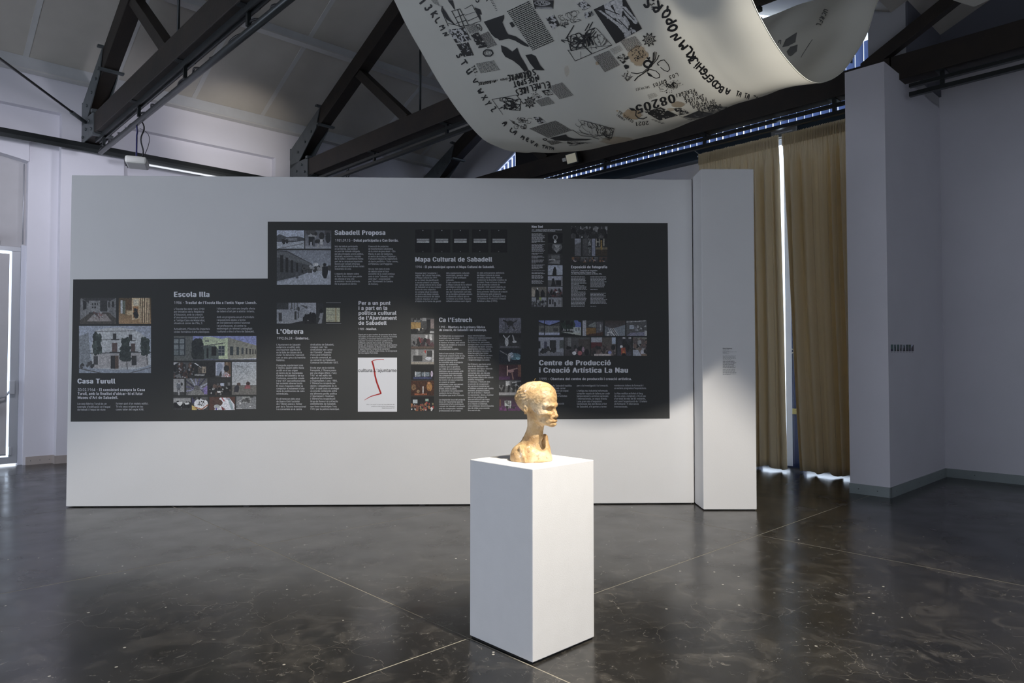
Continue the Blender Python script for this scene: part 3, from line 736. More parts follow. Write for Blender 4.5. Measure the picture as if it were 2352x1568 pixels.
def make_bust():
    h = 0.0024; lo = np.array([-0.135, -0.115, -0.012]); hi = np.array([0.185, 0.115, 0.47])
    ax_ = [np.arange(lo[i], hi[i], h) for i in range(3)]
    X, Y, Z = np.meshgrid(*ax_, indexing='ij')
    smin = lambda a, b, k: np.minimum(a, b) - np.maximum(k-np.abs(a-b), 0)**2/(4*k)
    smax = lambda a, b, k: -smin(-a, -b, k)
    def ell(P, c, r):
        q = [(P[i]-c[i])/r[i] for i in range(3)]; k0 = np.sqrt(q[0]**2+q[1]**2+q[2]**2)
        return (k0-1)*min(r)
    def cap(P, a, b, ra, rb):
        a = np.array(a, float); b = np.array(b, float); d = b-a; L2 = (d**2).sum()
        t = np.clip(((P[0]-a[0])*d[0]+(P[1]-a[1])*d[1]+(P[2]-a[2])*d[2])/L2, 0, 1)
        return np.sqrt((P[0]-a[0]-d[0]*t)**2+(P[1]-a[1]-d[1]*t)**2+(P[2]-a[2]-d[2]*t)**2) - (ra+(rb-ra)*t)
    # head frame: hx forward (the face), hy to the far side, turned a little towards the viewer
    cx = 0.030; yw = math.radians(-36); c_, s_ = math.cos(yw), math.sin(yw)
    hx = (X-cx)*c_ + Y*s_; hy = -(X-cx)*s_ + Y*c_; P = (hx, hy, Z)
    head = ell(P, (-0.012, 0, 0.348), (0.112, 0.085, 0.092))
    head = smin(head, ell(P, (0.044, 0, 0.350), (0.083, 0.074, 0.084)), 0.03)
    head = smin(head, ell(P, (0.056, 0, 0.280), (0.068, 0.063, 0.066)), 0.03)
    head = smin(head, ell(P, (0.066, 0, 0.238), (0.056, 0.047, 0.036)), 0.025)
    head = smin(head, ell(P, (0.102, 0, 0.224), (0.026, 0.027, 0.022)), 0.02)
    # brow ridge, eye hollows with lids, cheekbones and hollow cheeks
    for sy in (-1, 1):
        head = smin(head, cap(P, (0.121, sy*0.008, 0.311), (0.099, sy*0.054, 0.314), 0.009, 0.010), 0.014)
        head = smin(head, ell(P, (0.083, sy*0.048, 0.266), (0.024, 0.019, 0.015)), 0.02)
        head = smax(head, -ell(P, (0.126, sy*0.033, 0.291), (0.030, 0.025, 0.018)), 0.007)
        head = smin(head, ell(P, (0.090, sy*0.035, 0.288), (0.011, 0.016, 0.008)), 0.004)
        head = smin(head, cap(P, (0.107, sy*0.020, 0.281), (0.096, sy*0.050, 0.283), 0.003, 0.0025), 0.003)
        head = smax(head, -ell(P, (0.096, sy*0.056, 0.238), (0.022, 0.018, 0.020)), 0.02)
    # nose, slightly crushed
    head = smin(head, cap(P, (0.116, 0, 0.302), (0.131, 0, 0.262), 0.008, 0.010), 0.010)
    head = smin(head, ell(P, (0.132, 0, 0.257), (0.013, 0.013, 0.011)), 0.006)
    for sy in (-1, 1):
        head = smin(head, ell(P, (0.123, sy*0.014, 0.252), (0.011, 0.008, 0.009)), 0.005)
        head = smax(head, -ell(P, (0.131, sy*0.009, 0.243), (0.005, 0.004, 0.005)), 0.003)
    # mouth and chin
    head = smin(head, ell(P, (0.119, 0, 0.227), (0.014, 0.022, 0.006)), 0.006)
    head = smin(head, ell(P, (0.115, 0, 0.212), (0.013, 0.018, 0.006)), 0.006)
    for sy in (-1, 1):
        head = smax(head, -cap(P, (0.137, 0.0, 0.2190), (0.114, sy*0.030, 0.2160), 0.0032, 0.002), 0.003)
    head = smin(head, ell(P, (0.108, 0, 0.206), (0.020, 0.022, 0.010)), 0.01)
    # ears: worn stumps with a ragged seam running down to the jaw
    for sy in (-1, 1):
        head = smin(head, ell(P, (-0.016, sy*0.078, 0.296), (0.014, 0.010, 0.026)), 0.008)
        head = smax(head, -ell(P, (-0.012, sy*0.091, 0.290), (0.008, 0.010, 0.014)), 0.004)
        for (a, b, r_) in ((-0.022, 0.330, 0.007), (-0.020, 0.268, 0.006), (-0.020, 0.345, 0.005)):
            head = smin(head, ell(P, (a, sy*(0.074 if b > .25 else .062), b), (r_, 0.008, r_)), 0.005)
    # hair cap with swept strands, raised roll and small bun at the back
    hair = np.clip(((-hx*0.9 + (Z-0.335)*1.5 + 0.030)/0.03), 0, 1)*np.clip((Z-0.312)/0.03, 0, 1)
    ph_ = (Z - hx*0.50)*330 + 2.6*np.sin(hx*38+Z*22) + 1.8*np.sin(hy*46+hx*15)
    strand = np.sin(ph_)*(0.55+0.45*np.sin(hx*70+hy*55+Z*40))
    head = head - hair*(0.0024 + 0.0010*strand)
    head = smin(head, cap(P, (0.055, -0.054, 0.402), (-0.085, -0.062, 0.352), 0.004, 0.011), 0.008)
    head = smin(head, cap(P, (0.000, -0.076, 0.378), (-0.098, -0.040, 0.340), 0.004, 0.010), 0.006)
    head = smin(head, ell(P, (-0.106, -0.010, 0.352), (0.016, 0.040, 0.018)), 0.012)
    head = smax(head, -cap(P, (-0.030, -0.092, 0.362), (-0.090, -0.068, 0.345), 0.004, 0.006), 0.005)
    # neck and nape, in the straight frame
    Q = (X, Y, Z)
    neck = cap(Q, (0.032, 0.0, 0.265), (0.026, 0, 0.150), 0.051, 0.044)
    neck = smin(neck, cap(Q, (0.022, 0, 0.13), (0.008, 0.004, 0.066), 0.040, 0.054), 0.025)
    neck = smin(neck, cap(Q, (0.004, 0.012, 0.165), (-0.042, 0.024, 0.062), 0.020, 0.034), 0.022)
    d = smin(head, neck, 0.016)
    torso = ell(Q, (0.004, 0.0, 0.006), (0.116, 0.084, 0.100))
    torso = smin(torso, ell(Q, (-0.058, 0.012, 0.026), (0.051, 0.066, 0.062)), 0.018)
    torso = smin(torso, cap(Q, (0.086, 0.040, 0.010), (0.082, 0.044, 0.128), 0.034, 0.017), 0.014)
    torso = smin(torso, cap(Q, (0.098, 0.012, 0.0), (0.094, 0.030, 0.070), 0.020, 0.016), 0.014)
    torso = smin(torso, cap(Q, (-0.058, -0.050, 0.080), (-0.032, -0.080, 0.004), 0.010, 0.012), 0.008)
    torso = smax(torso, -cap(Q, (-0.088, -0.085, 0.07), (-0.060, -0.105, 0.0), 0.022, 0.026), 0.01)
    torso = smax(torso, -ell(Q, (0.066, -0.034, 0.120), (0.036, 0.048, 0.062)), 0.02)
    d = smin(d, torso, 0.014)
    # roughness of hand-built clay
    for (fx, fy, fz, am) in ((95, 80, 70, 0.0011), (170, 150, 190, 0.0007), (300, 270, 330, 0.0005)):
        d = d + am*np.sin(X*fx+1.3*np.sin(Z*fz*0.7))*np.sin(Y*fy+1.1*np.sin(X*fx*0.6))*np.sin(Z*fz+0.8*np.sin(Y*fy))
    d = smax(d, -Z, 0.004)
    V, Fc = surface_nets(d, lo, h)
    me = bpy.data.meshes.new('bust_body'); me.from_pydata(V.tolist(), [], Fc.tolist()); me.update()
    bm = bmesh.new(); bm.from_mesh(me); bmesh.ops.recalc_face_normals(bm, faces=bm.faces)
    bmesh.ops.smooth_vert(bm, verts=bm.verts, factor=0.4, use_axis_x=True, use_axis_y=True, use_axis_z=True)
    zm = min(v.co.z for v in bm.verts)
    for v in bm.verts: v.co.z -= zm
    bm.to_mesh(me); bm.free()
    me.polygons.foreach_set('use_smooth', [True]*len(me.polygons)); me.materials.append(M['bust'])
    o = bpy.data.objects.new('clay_body', me); C.objects.link(o); return o
bu = empty('portrait_bust', (0.104, 3.945, 1.0), 0, 'ochre clay portrait bust with long neck on the white plinth', 'sculpture')
bb_ = make_bust(); bb_.parent = bu
MB().tube([(0.020, 0, 0.433), (0.020, 0, 0.447), (0.024, 0, 0.456), (0.030, 0, 0.459)], 0.0012, 5).obj('wire_curl', 'wire', bu)
MB().tube([(0.016, 0.004, 0.433), (0.014, 0.004, 0.443), (0.010, 0.004, 0.446)], 0.0012, 5).obj('wire_curl', 'wire', bu)

# ------------------------------------------------------------------ flat print: lettering, photographs, drawings
GC = {}
_fc = bpy.data.curves.new('fontprobe', 'FONT'); _fc.resolution_u = 2
try:                                        # the grotesque that ships inside Blender; its built-in face otherwise
    _p = bpy.utils.system_resource('DATAFILES', path='fonts')
    _fc.font = bpy.data.fonts.load(_p + '/Inter.woff2'); INTER = True
except Exception:
    INTER = False
_fo = bpy.data.objects.new('fontprobe', _fc); C.objects.link(_fo)
def _txt(body, off):
    _fc.body = body; _fo.update_tag(); bpy.context.view_layer.update()
    ob = _fo.evaluated_get(bpy.context.evaluated_depsgraph_get()); me = ob.to_mesh()
    v = [(q.co.x, q.co.y) for q in me.vertices]; f = [tuple(p.vertices) for p in me.polygons]; ob.to_mesh_clear()
    return v, f
BAR = max(x for x, y in _txt('|', 0)[0])
def glyph(ch, off):
    k = (ch, off)
    if k not in GC:
        v, f = _txt(ch, off) if ch != ' ' else ([], [])
        adv = max(x for x, y in _txt(ch + '|', 0)[0]) - BAR
        if ch in STROKED and INTER:
            v, f = stroke_glyph(ch); adv = 0.33*CAPH if ch == 'I' else adv
        GC[k] = (v, f, adv)
    return GC[k]
CAPH = max(y for x, y in _txt('H', 0)[0])

# letters whose outlines overlap themselves in the face are drawn as strokes instead (cap height 1)
def _ell(cx, cy, rx, ry, n=16): return [(cx+rx*math.cos(2*math.pi*k/n), cy+ry*math.sin(2*math.pi*k/n)) for k in range(n+1)]
STROKED = {'D': [[(.16,0),(.16,1)],[(.16,.925),(.45,.925),(.66,.84),(.79,.68),(.83,.5),(.79,.32),(.66,.16),(.45,.075),(.16,.075)]],
 'P': [[(.16,0),(.16,1)],[(.16,.925),(.5,.925),(.64,.88),(.72,.79),(.73,.70),(.72,.61),(.64,.51),(.5,.465),(.16,.465)]],
 'R': [[(.16,0),(.16,1)],[(.16,.925),(.5,.925),(.64,.88),(.72,.79),(.73,.70),(.72,.61),(.64,.51),(.5,.465),(.16,.465)],[(.45,.465),(.74,0)]],
 'K': [[(.16,0),(.16,1)],[(.74,1),(.18,.36)],[(.36,.56),(.80,0)]], 'M': [[(.16,0),(.16,1)],[(1.04,0),(1.04,1)],[(.16,.97),(.60,.12)],[(.60,.12),(1.04,.97)]],
 'Q': [_ell(.55,.5,.40,.44),[(.60,.26),(.93,-.05)]], 'Z': [[(.08,.925),(.76,.925)],[(.72,.90),(.12,.10)],[(.08,.075),(.80,.075)]],
 'k': [[(.14,0),(.14,1.03)],[(.58,.74),(.16,.28)],[(.27,.42),(.63,0)]], 'w': [[(.06,.74),(.28,.03)],[(.28,.03),(.50,.72)],[(.50,.72),(.74,.03)],[(.74,.03),(.97,.74)]],
 '4': [[(.60,0),(.60,1)],[(.56,.98),(.10,.27)],[(.06,.24),(.84,.24)]], 'I': [[(.16,0),(.16,1)]], '1': [[(.14,.80),(.40,.94)],[(.40,0),(.40,1)]]}
def stroke_glyph(ch):
    v = []; f = []; t = 0.068*CAPH
    for pl_ in STROKED[ch]:
        n = len(pl_); L = []; R_ = []
        for i, (x, y) in enumerate(pl_):
            a = pl_[max(i-1, 0)]; b = pl_[min(i+1, n-1)]
            if pl_[0] == pl_[-1] and i in (0, n-1): a, b = pl_[-2], pl_[1]
            dx, dy = b[0]-a[0], b[1]-a[1]; l = math.hypot(dx, dy); L.append((x*CAPH-dy/l*t, y*CAPH+dx/l*t)); R_.append((x*CAPH+dy/l*t, y*CAPH-dx/l*t))
        m = len(v); v += L + R_; f += [(m+i, m+n+i, m+n+i+1, m+i+1) for i in range(n-1)]
    return v, f

class Ink:
    """collects flat print given in the photograph's pixels and lays it on a surface"""
    def __init__(s, surf): s.surf = surf; s.v = []; s.f = []
    def tri(s, pts, faces, lim=None):
        n = len(s.v); s.v += pts; s.f += [tuple(i+n for i in f) for f in faces]
    def text(s, body, x, yb, cap, width=None, bold=0.0, d=(1, 0), gap=0.0, sx=1.0, shear=0.0):
        """body may hold {..} around a bold run"""
        k = cap/CAPH; run = []; b0s = []; pen = 0.0; b = bold
        for ch in body:
            if ch == '{': b = 0.034; continue
            if ch == '}': b = bold; continue
            v, f, a = glyph(ch, b); run.append((v, f, pen)); b0s.append(b*0.85); pen += a + gap + b*1.2
        if width: sx = width/(pen*k)
        ux, uy = d; px, py = d[1], -d[0]
        for (v, f, p), b0 in zip(run, b0s):
            reps = [(0, 0)] if b0 < 0.01 else [(-b0, 0.4), (0, -0.4), (b0, 0.4)]
            for lay, (ox, oy) in enumerate(reps):
                pts = []
                for (gx, gy) in v:
                    X = (gx + ox + p + gy*shear)*k*sx; Y = (gy + oy*abs(ox))*k
                    pts.append((x + X*ux + Y*px, yb + X*uy + Y*py, lay))
                s.tri(pts, f)
        return sx
    def para(s, lines, x, y0, dy, cap, width, bold=0.0, y1=None):
        """first baseline y0, last y1 (or spacing dy); the longest line is made width px long"""
        if y1 is not None and len(lines) > 1: dy = (y1-y0)/(len(lines)-1)
        k = cap/CAPH; mx = 0
        for l in lines:
            mx = max(mx, sum(glyph(c, 0)[2] + bold*1.2 for c in l if c not in '{}')*k)
        sx = width/mx
        for i, l in enumerate(lines):
            if l: s.text(l, x, y0+dy*i, cap, None, bold, sx=sx)
    def poly(s, pts):
        t = tessellate_polygon([[Vector((x, y, 0)) for x, y in pts]])
        vs = [tuple(p) for p in pts]; fs = [tuple(f) for f in t]
        lim = 16.0; out = []
        stack = [tuple(vs[i] for i in f) for f in fs]
        while stack:
            a, b, c = stack.pop(); e = [math.dist(a, b), math.dist(b, c), math.dist(c, a)]; m = max(e)
            if m < lim or len(out) > 4000: out.append((a, b, c)); continue
            i = e.index(m); q = (a, b, c); p0, p1, p2 = q[i], q[(i+1) % 3], q[(i+2) % 3]; h_ = ((p0[0]+p1[0])/2, (p0[1]+p1[1])/2)
            stack += [(p0, h_, p2), (h_, p1, p2)]
        for t3 in out: s.tri(list(t3), [(0, 1, 2)])
    def rect(s, x0, y0, x1, y1): s.tri([(x0, y0), (x1, y0), (x1, y1), (x0, y1)], [(0, 1, 2, 3)])
    def line(s, pts, wd, close=False, taper=False):
        if close: pts = list(pts) + [pts[0]]
        n = len(pts)-1
        for i in range(n):
            (x0, y0), (x1, y1) = pts[i], pts[i+1]; L = math.hypot(x1-x0, y1-y0)
            if L < 1e-6: continue
            wa = wd*(1-0.75*i/n) if taper else wd; wb_ = wd*(1-0.75*(i+1)/n) if taper else wd
            nx, ny = -(y1-y0)/L/2, (x1-x0)/L/2; m = max(1, int(L/14))
            for q in range(m):
                f0, f1 = q/m, (q+1)/m
                ax_, ay = x0+(x1-x0)*f0, y0+(y1-y0)*f0; bx, by = x0+(x1-x0)*f1, y0+(y1-y0)*f1
                s.tri([(ax_-nx*wa, ay-ny*wa), (bx-nx*wb_, by-ny*wb_), (bx+nx*wb_, by+ny*wb_), (ax_+nx*wa, ay+ny*wa)], [(0, 1, 2, 3)])
            if wd > 1.2: s.tri([(x1+wb_/2*math.cos(t), y1+wb_/2*math.sin(t)) for t in [k*math.pi/3 for k in range(6)]], [tuple(range(6))])
    def obj(s, name, m, parent):
        vs = []; cache = {}; bad = set()
        for i, p in enumerate(s.v):
            k = (round(p[0], 3), round(p[1], 3), p[2] if len(p) > 2 else 0)
            if k not in cache: cache[k] = s.surf(*p)
            if cache[k] is None: bad.add(i); vs.append((0, 0, 0))
            else: vs.append(tuple(cache[k]))
        fs = [f for f in s.f if not any(i in bad for i in f)]
        me = bpy.data.meshes.new(name); me.from_pydata(vs, [], fs); me.update()
        if bad:
            bm = bmesh.new(); bm.from_mesh(me); bmesh.ops.delete(bm, geom=[v for v in bm.verts if not v.link_faces], context='VERTS'); bm.to_mesh(me); bm.free()
        me.materials.append(M[m]); o = bpy.data.objects.new(name, me); C.objects.link(o); o.parent = parent
        return o

def vnoise(hh, ww, sc, seed):
    rs = np.random.RandomState(seed); gh, gw = int(hh/sc)+3, int(ww/sc)+3; G = rs.rand(gh, gw)
    y = np.arange(hh)/sc; x = np.arange(ww)/sc; y0 = y.astype(int); x0 = x.astype(int); fy = (y-y0)[:, None]; fx = (x-x0)[None]
    fy = fy*fy*(3-2*fy); fx = fx*fx*(3-2*fx)
    return (G[y0][:, x0]*(1-fy)*(1-fx) + G[y0+1][:, x0]*fy*(1-fx) + G[y0][:, x0+1]*(1-fy)*fx + G[y0+1][:, x0+1]*fy*fx)

LS = 1.6
def paint(wd, ht, ops, seed=1):
    """small picture painter; coordinates 0..1, greys or (r,g,b) as seen in the photograph"""
    A = np.zeros((ht, wd, 3)); yy, xx = np.mgrid[0:ht, 0:wd]; u = (xx+0.5)/wd; v = (yy+0.5)/ht
    col = lambda c: np.array((c, c, c) if isinstance(c, (int, float)) else c, float)
    for q, op in enumerate(ops):
        k = op[0]
        if k == 'g': A[:] = col(op[1])[None, None]*(1-v[..., None]) + col(op[2])[None, None]*v[..., None]
        elif k == 'r': A[(u >= op[1]) & (u < op[3]) & (v >= op[2]) & (v < op[4])] = col(op[5])
        elif k == 'e': A[((u-op[1])/op[3])**2 + ((v-op[2])/op[4])**2 < 1] = col(op[5])
        elif k == 'p':
            P = op[1]; ins = np.zeros(u.shape, bool)
            for i in range(len(P)):
                (x0, y0), (x1, y1) = P[i], P[(i+1) % len(P)]
                if y0 == y1: continue
                ins ^= ((v < y0) != (v < y1)) & (u < (x1-x0)*(v-y0)/(y1-y0)+x0)
            A[ins] = col(op[2])
        elif k == 'l':
            x0, y0, x1, y1, t = op[1:6]; dx, dy = (x1-x0)*wd, (y1-y0)*ht; L2 = dx*dx+dy*dy+1e-9
            px, py = (u-x0)*wd, (v-y0)*ht; f = np.clip((px*dx+py*dy)/L2, 0, 1)
            A[np.hypot(px-f*dx, py-f*dy) < t*LS/2+0.25] = col(op[6])
        elif k == 'n':      # multiplicative blotches
            A *= (1 + op[1]*(vnoise(ht, wd, op[2], seed*31+q)-0.5)*2)[..., None]
        elif k == 'b':      # blobs: people, tables, foliage
            rs = np.random.RandomState(seed*17+q); x0, y0, x1, y1, n, r, cs = op[1:8]
            for i in range(n):
                cx, cy = rs.uniform(x0, x1), rs.uniform(y0, y1); rr = r*rs.uniform(0.5, 1.3); c = col(cs[rs.randint(len(cs))])
                A[((u-cx)*wd/ht/rr)**2 + ((v-cy)/(rr*rs.uniform(0.9, 1.8)))**2 < 1] = c
    A *= (1 + 0.26*(vnoise(ht, wd, 3.0, seed+900)-0.5) + 0.12*(vnoise(ht, wd, 1.3, seed+901)-0.5))[..., None]
    g_ = A.mean(2, keepdims=True); A = g_ + (A-g_)*0.72
    A += (np.random.RandomState(seed).rand(ht, wd, 1)-0.5)*5
    return np.clip(A, 14, 185)

def picture(name, corners, A, surf, parent, keep=None, gain=2.15, m='photo', flat=False):
    """A: colours; corners: tl, tr, br, bl in photograph pixels"""
    ht, wd = A.shape[:2]; (ax_, ay), (bx, by), (cx, cy), (dx, dy) = corners
    vs = []
    if flat:                                   # a flat surface: set out from its four corners
        q0, q1, q2, q3 = (np.array(surf(*c)) for c in corners)
        u = (np.arange(wd+1)/wd)[None, :, None]; v = (np.arange(ht+1)/ht)[:, None, None]
        vs = ((q0*(1-u)+q1*u)*(1-v) + (q3*(1-u)+q2*u)*v).reshape(-1, 3).tolist()
    for j in range(0 if flat else ht+1):
        for i in range(wd+1):
            u, v = i/wd, j/ht
            x = (ax_*(1-u)+bx*u)*(1-v) + (dx*(1-u)+cx*u)*v; y = (ay*(1-u)+by*u)*(1-v) + (dy*(1-u)+cy*u)*v
            vs.append(surf(x, y))
    fs = []; cols = []
    lin = np.where(A/255 <= 0.04045, A/255/12.92, ((A/255+0.055)/1.055)**2.4)*gain
    for j in range(ht):
        for i in range(wd):
            if keep is not None and not keep[j, i]: continue
            p = j*(wd+1)+i; f = (p, p+wd+1, p+wd+2, p+1)
            if any(vs[q] is None for q in f): continue
            fs.append(f); cols.append(lin[j, i])
    vs = [tuple(v) if v is not None else (0, 0, 0) for v in vs]
    me = bpy.data.meshes.new(name); me.from_pydata(vs, [], fs); me.update()
    if keep is not None or (not flat and any(v == (0, 0, 0) for v in vs)):
        bm = bmesh.new(); bm.from_mesh(me); bmesh.ops.delete(bm, geom=[v for v in bm.verts if not v.link_faces], context='VERTS'); bm.to_mesh(me); bm.free()
    at = me.color_attributes.new('Col', 'FLOAT_COLOR', 'CORNER')
    arr = np.ones((len(cols), 4, 4), np.float32)
    if len(cols): arr[:, :, :3] = np.clip(np.array(cols), 0, 1)[:, None, :]
    at.data.foreach_set('color', arr.ravel())
    me.materials.append(M[m]); o = bpy.data.objects.new(name, me); C.objects.link(o); o.parent = parent
    return o

# ---- the charcoal panel on the partition
def plane_fn(p0, n, inv, off):
    def f(px, py, lay=0):
        r = ray(px, py); o = Vector((0, 0, H)); t = (p0-o).dot(n)/r.dot(n)
        return inv @ (o + r*t + n*(off + lay*0.0002))
    return f
tp = empty('text_panel', P0, PA, 'charcoal vinyl text panel with photographs and headings across the partition', 'panel')
INV = (Matrix.Translation(P0) @ Matrix.Rotation(PA, 4, 'Z')).inverted()
fpan = plane_fn(P0, PN, INV, 0.0)
out = [(168.5, 641.5), (615, 639.5), (615, 509), (1533.5, 512), (1538, 961), (162.5, 968)]
q = [fpan(*p) for p in out]
MB().prism([(v.x, v.z) for v in q], 1, -0.0022, 0.0).obj('vinyl_sheet', 'vinyl', tp)
ftx = plane_fn(P0, PN, INV, 0.0034)
def T(name, m='ink_body', label=None): i = Ink(ftx); i.nm = (name, m, label); return i
def done(i):
    o = i.obj(i.nm[0], i.nm[1], tp)
    if i.nm[2]: o['label'] = i.nm[2]
    return o
HB = 0.060; SB = 0.024
def head(txt, x, yb, cap, wd):
    i = T('heading', 'ink_white'); i.text(txt, x, yb, cap, wd, HB); done(i)
def sub(lines, x, y0, cap, wds, dy=9.0):
    i = T('subheading', 'ink_white')
    for k_, (l, w_) in enumerate(zip(lines, wds)): i.text(l, x, y0+dy*k_, cap, w_)
    done(i)
def bod(lines, x, y0, y1, cap, wd):
    i = T('text_block', 'ink_body'); i.para(lines, x, y0, 0, cap, wd, 0.013, y1); done(i)

head('Casa Turull', 178.5, 880.5, 10.6, 87.5)
sub(['30.02.1964 - {El consistori compra la Casa}', "{Turull, amb la finalitat d'ubicar-hi el futur}", "{Museu d'Art de Sabadell.}"], 178.8, 897.6, 6.0, [155, 150, 93.5], 9.0)
bod(['La casa fàbrica Turull és un', "exemple d'edificació on l'espai", "de treball i l'espai de viure"], 178, 929.0, 942.6, 4.3, 76)
bod(["formen part d'un mateix edifici.", 'Té els seus orígens en les', 'cases taller del segle XVIII.'], 266.5, 928.6, 942.2, 4.3, 75)
head('Escola Illa', 399.6, 681.8, 11.4, 83.5)
sub(["1986 - {Trasllat de l'Escola Illa a l'antic Vapor Llonch.}"], 400.2, 697.8, 5.8, [190])
bod(["L'Escola Illa obre l'any 1980", 'per iniciativa de la Regidoria', "d'Educació, amb la creació", "d'una escola municipal d'art", "a l'antiga Casa de Maternitat,", "situada al carrer de l'Illa, 2.", '', "Actualment, l'Escola Illa imparteix", "cicles formatius d'arts plàstiques"], 399.7, 711.2, 763.8, 4.3, 83)
bod(['i disseny, així com una àmplia oferta', "de tallers d'art per a adults i infants.", '', "Amb un programa anual d'activitats", 'i exposicions dutes a terme', "en col·laboració entre l'alumnat", 'i el professorat, el centre ha', 'esdevingut un referent pedagògic', 'i cultural a dins i a fora de Sabadell.'], 498, 710.4, 763.0, 4.3, 88)
head('Sabadell Proposa', 769, 539.6, 10.3, 117.5)
sub(['1981.09.15 - {Debat participatiu a Can Borràs.}'], 769.8, 554.8, 5.6, [146])
bod(['Inici del debat participatiu', 'a Can Borràs, que esdevé', 'un punt de trobada obligada', 'per als principals actors polítics,', 'sindicals, econòmics i socials', "de la ciutat. L'experiència forma", 'part de la campanya impulsada', "llavors pel Consell d'Europa", 'per al rellançament de les ciutats', 'industrials en crisi.', '', "L'objectiu és debatre sobre", "el futur d'una ciutat que pateix", "els efectes d'una crisi", 'econòmica i social profunda.', 'De la proposta en deriva'], 769, 567.6, 653.6, 3.9, 68)
bod(["l'execució de projectes", 'de transformació urbanística', "de la ciutat de gran abast -l'Eix", 'Macià, el parc de Catalunya,', "el sector de la plaça d'Espanya-,", "l'actuació integral de regeneració", 'de barris perifèrics -Torre-romeu,', 'el Poblenou, Can Puiggener.', '', 'Un any més tard, el cicle', 'de debats sobre el futur', 'econòmic de la ciutat continua', 'amb el cicle "Sabadell, ciutat', 'amb futur", conjuntament', "per l'Ajuntament i la Cambra", 'de Comerç.'], 846.3, 567.6, 653.8, 3.9, 68.5)
head("L'Obrera", 635.5, 766.6, 10.8, 62.5)
sub(['1992.06.24 - {Enderroc.}'], 635.8, 779.4, 5.6, [75])
bod(["L'Ajuntament de Sabadell", 'enderroca un edifici amb', 'una important significació', 'en la lluita de classes de la', "ciutat. Es denuncia l'operació", 'com un atac greu a la memòria', 'històrica.', '', 'Coneguda popularment com', "L'Obrera, aquest edifici havia", 'acollit en el seu origen', 'el Centro de las Sociedades', 'Obreras de Sabadell y de sus', 'Contornos, una entitat creada', "l'any 1871 que unificava totes", 'les societats obreres locals.', "El ressò d'aquesta entitat va", "comportar el naixement d'una", 'sèrie de publicacions de caire', 'reivindicatiu.', '', 'En el transcurs dels anys', "de Guerra Civil l'activitat", "de L'Obrera passa a formar", 'part de la Tercera Internacional', 'i es converteix en el centre'], 635, 793.2, 941.2, 4.0, 68)
bod(['sindicalista de Sabadell,', 'conegut com "els', 'sindicalistes del carrer', 'de l\'Estrella". Gaudint', "d'una gran influència", 'a escala comarcal, es', 'va convertir en Federació', 'Comarcal de Sindicats-UGT.', '', 'En els anys de la victòria', "franquista, L'Obrera passa", "per una etapa difícil, i l'any", '1961 el vell edifici és', 'adjudicat gratuïtament', "a l'Ajuntament. L'any 1980,", "L'Obrera fou ocupada per", 'obrers i simpatitzants de la', 'CNT, la qual cosa va endegar', 'un procés contenciós entre', 'els diferents partits polítics', "i l'Ajuntament. Finalment,", "L'Obrera fou ocupada pel", 'Grup de Dones i el col·lectiu', 'antimilitarista de Sabadell,', "que foren desallotjats l'any", '1992 per la policia municipal.'], 712.8, 793.0, 941.0, 4.0, 67)
i_ = T('heading', 'ink_white')
for k_, (l, w_) in enumerate((('Per a un punt', 74), ('i a part en la', 67), ('política cultural', 87.5), ("de l'Ajuntament", 88.5), ('de Sabadell', 65))): i_.text(l, 823.5, 700.2+11.4*k_, 8.6, w_, 0.04)
done(i_)
sub(['1989 - {Manifest.}'], 823.4, 757.8, 4.8, [42.5])
bod(['Signat per un gran nombre de persones de la ciutat', "vinculades al món de les arts, la cultura, l'economia", 'i la política, el document denuncia el caràcter', "populista i la manca d'ambició i qualitat en les", 'polítiques culturals de la ciutat. Es reivindica,', 'també, que es posin sobre i objectius els programes', "del Museu d'Història i el Museu d'Art. El fregament", "d'aquest Manifest comporta el cessament", 'del regidor de cultura, Isidre Creus, i la incorporació', 'del nou regidor Pere Vidal.'], 823, 769.8, 812.0, 3.3, 89.5)
head('Mapa Cultural de Sabadell', 953.6, 601.0, 10.4, 177.5)
sub(['1994 - {El ple municipal aprova el Mapa Cultural de Sabadell.}'], 954.2, 615.4, 5.2, [182])
bod(["Impulsat per l'arquitecte i", 'regidor de Cultura Pere Vidal,', 'el Mapa Cultural de 1991', 'és un intent de planificació', 'a escala urbana i un balanç', 'del capital cultural de la ciutat', 'de Sabadell en el seu conjunt.', 'Entre els seus objectius', 'es compta situar la cultura', 'al centre del debat ciutadà,', 'la democratització del debat', 'cultural, impulsar un canvi', "d'hàbits en la forma de gestió"], 953.9, 628.8, 693.4, 3.7, 60)
bod(['dels equipaments culturals', 'municipals, generar debat', 'entorn de les polítiques', 'culturals.', 'El que confereix valor', 'al Mapa Cultural és la reflexió', 'estratègica sobre quina ha', 'de ser la posició pública, tant', "des de l'Ajuntament com des", 'de la iniciativa privada, envers', 'la dimensió cultural que es', 'vol donar a la ciutat. Aquesta', 'reflexió continua sent vigent.'], 1024.8, 628.6, 693.2, 3.7, 60)
bod(['Un dels enfocaments definitoris', 'del Mapa Cultural és posar', 'en relleu, donar valor, realçar', 'i potenciar la diversitat creativa de', "la ciutat. Posar el focus d'atenció", 'al fet productiu cultural de', 'Sabadell. Amb aquest objectiu es', 'posen en marxa seguidament les', 'dues primeres fàbriques de creació', 'de Catalunya amb projecció', "internacional: Ca l'Estruch (1995)", 'i el Centre de Producció i Creació', 'Artística La Nau (1995).'], 1095.5, 628.4, 693.0, 3.7, 70)
head("Ca l'Estruch", 1008.5, 739.6, 10.0, 76.5)
sub(['1995 - {Obertura de la primera fàbrica}', '{de creació, de Sabadell i de Catalunya.}'], 1008.8, 753.4, 4.9, [105.5, 109.5], 6.5)
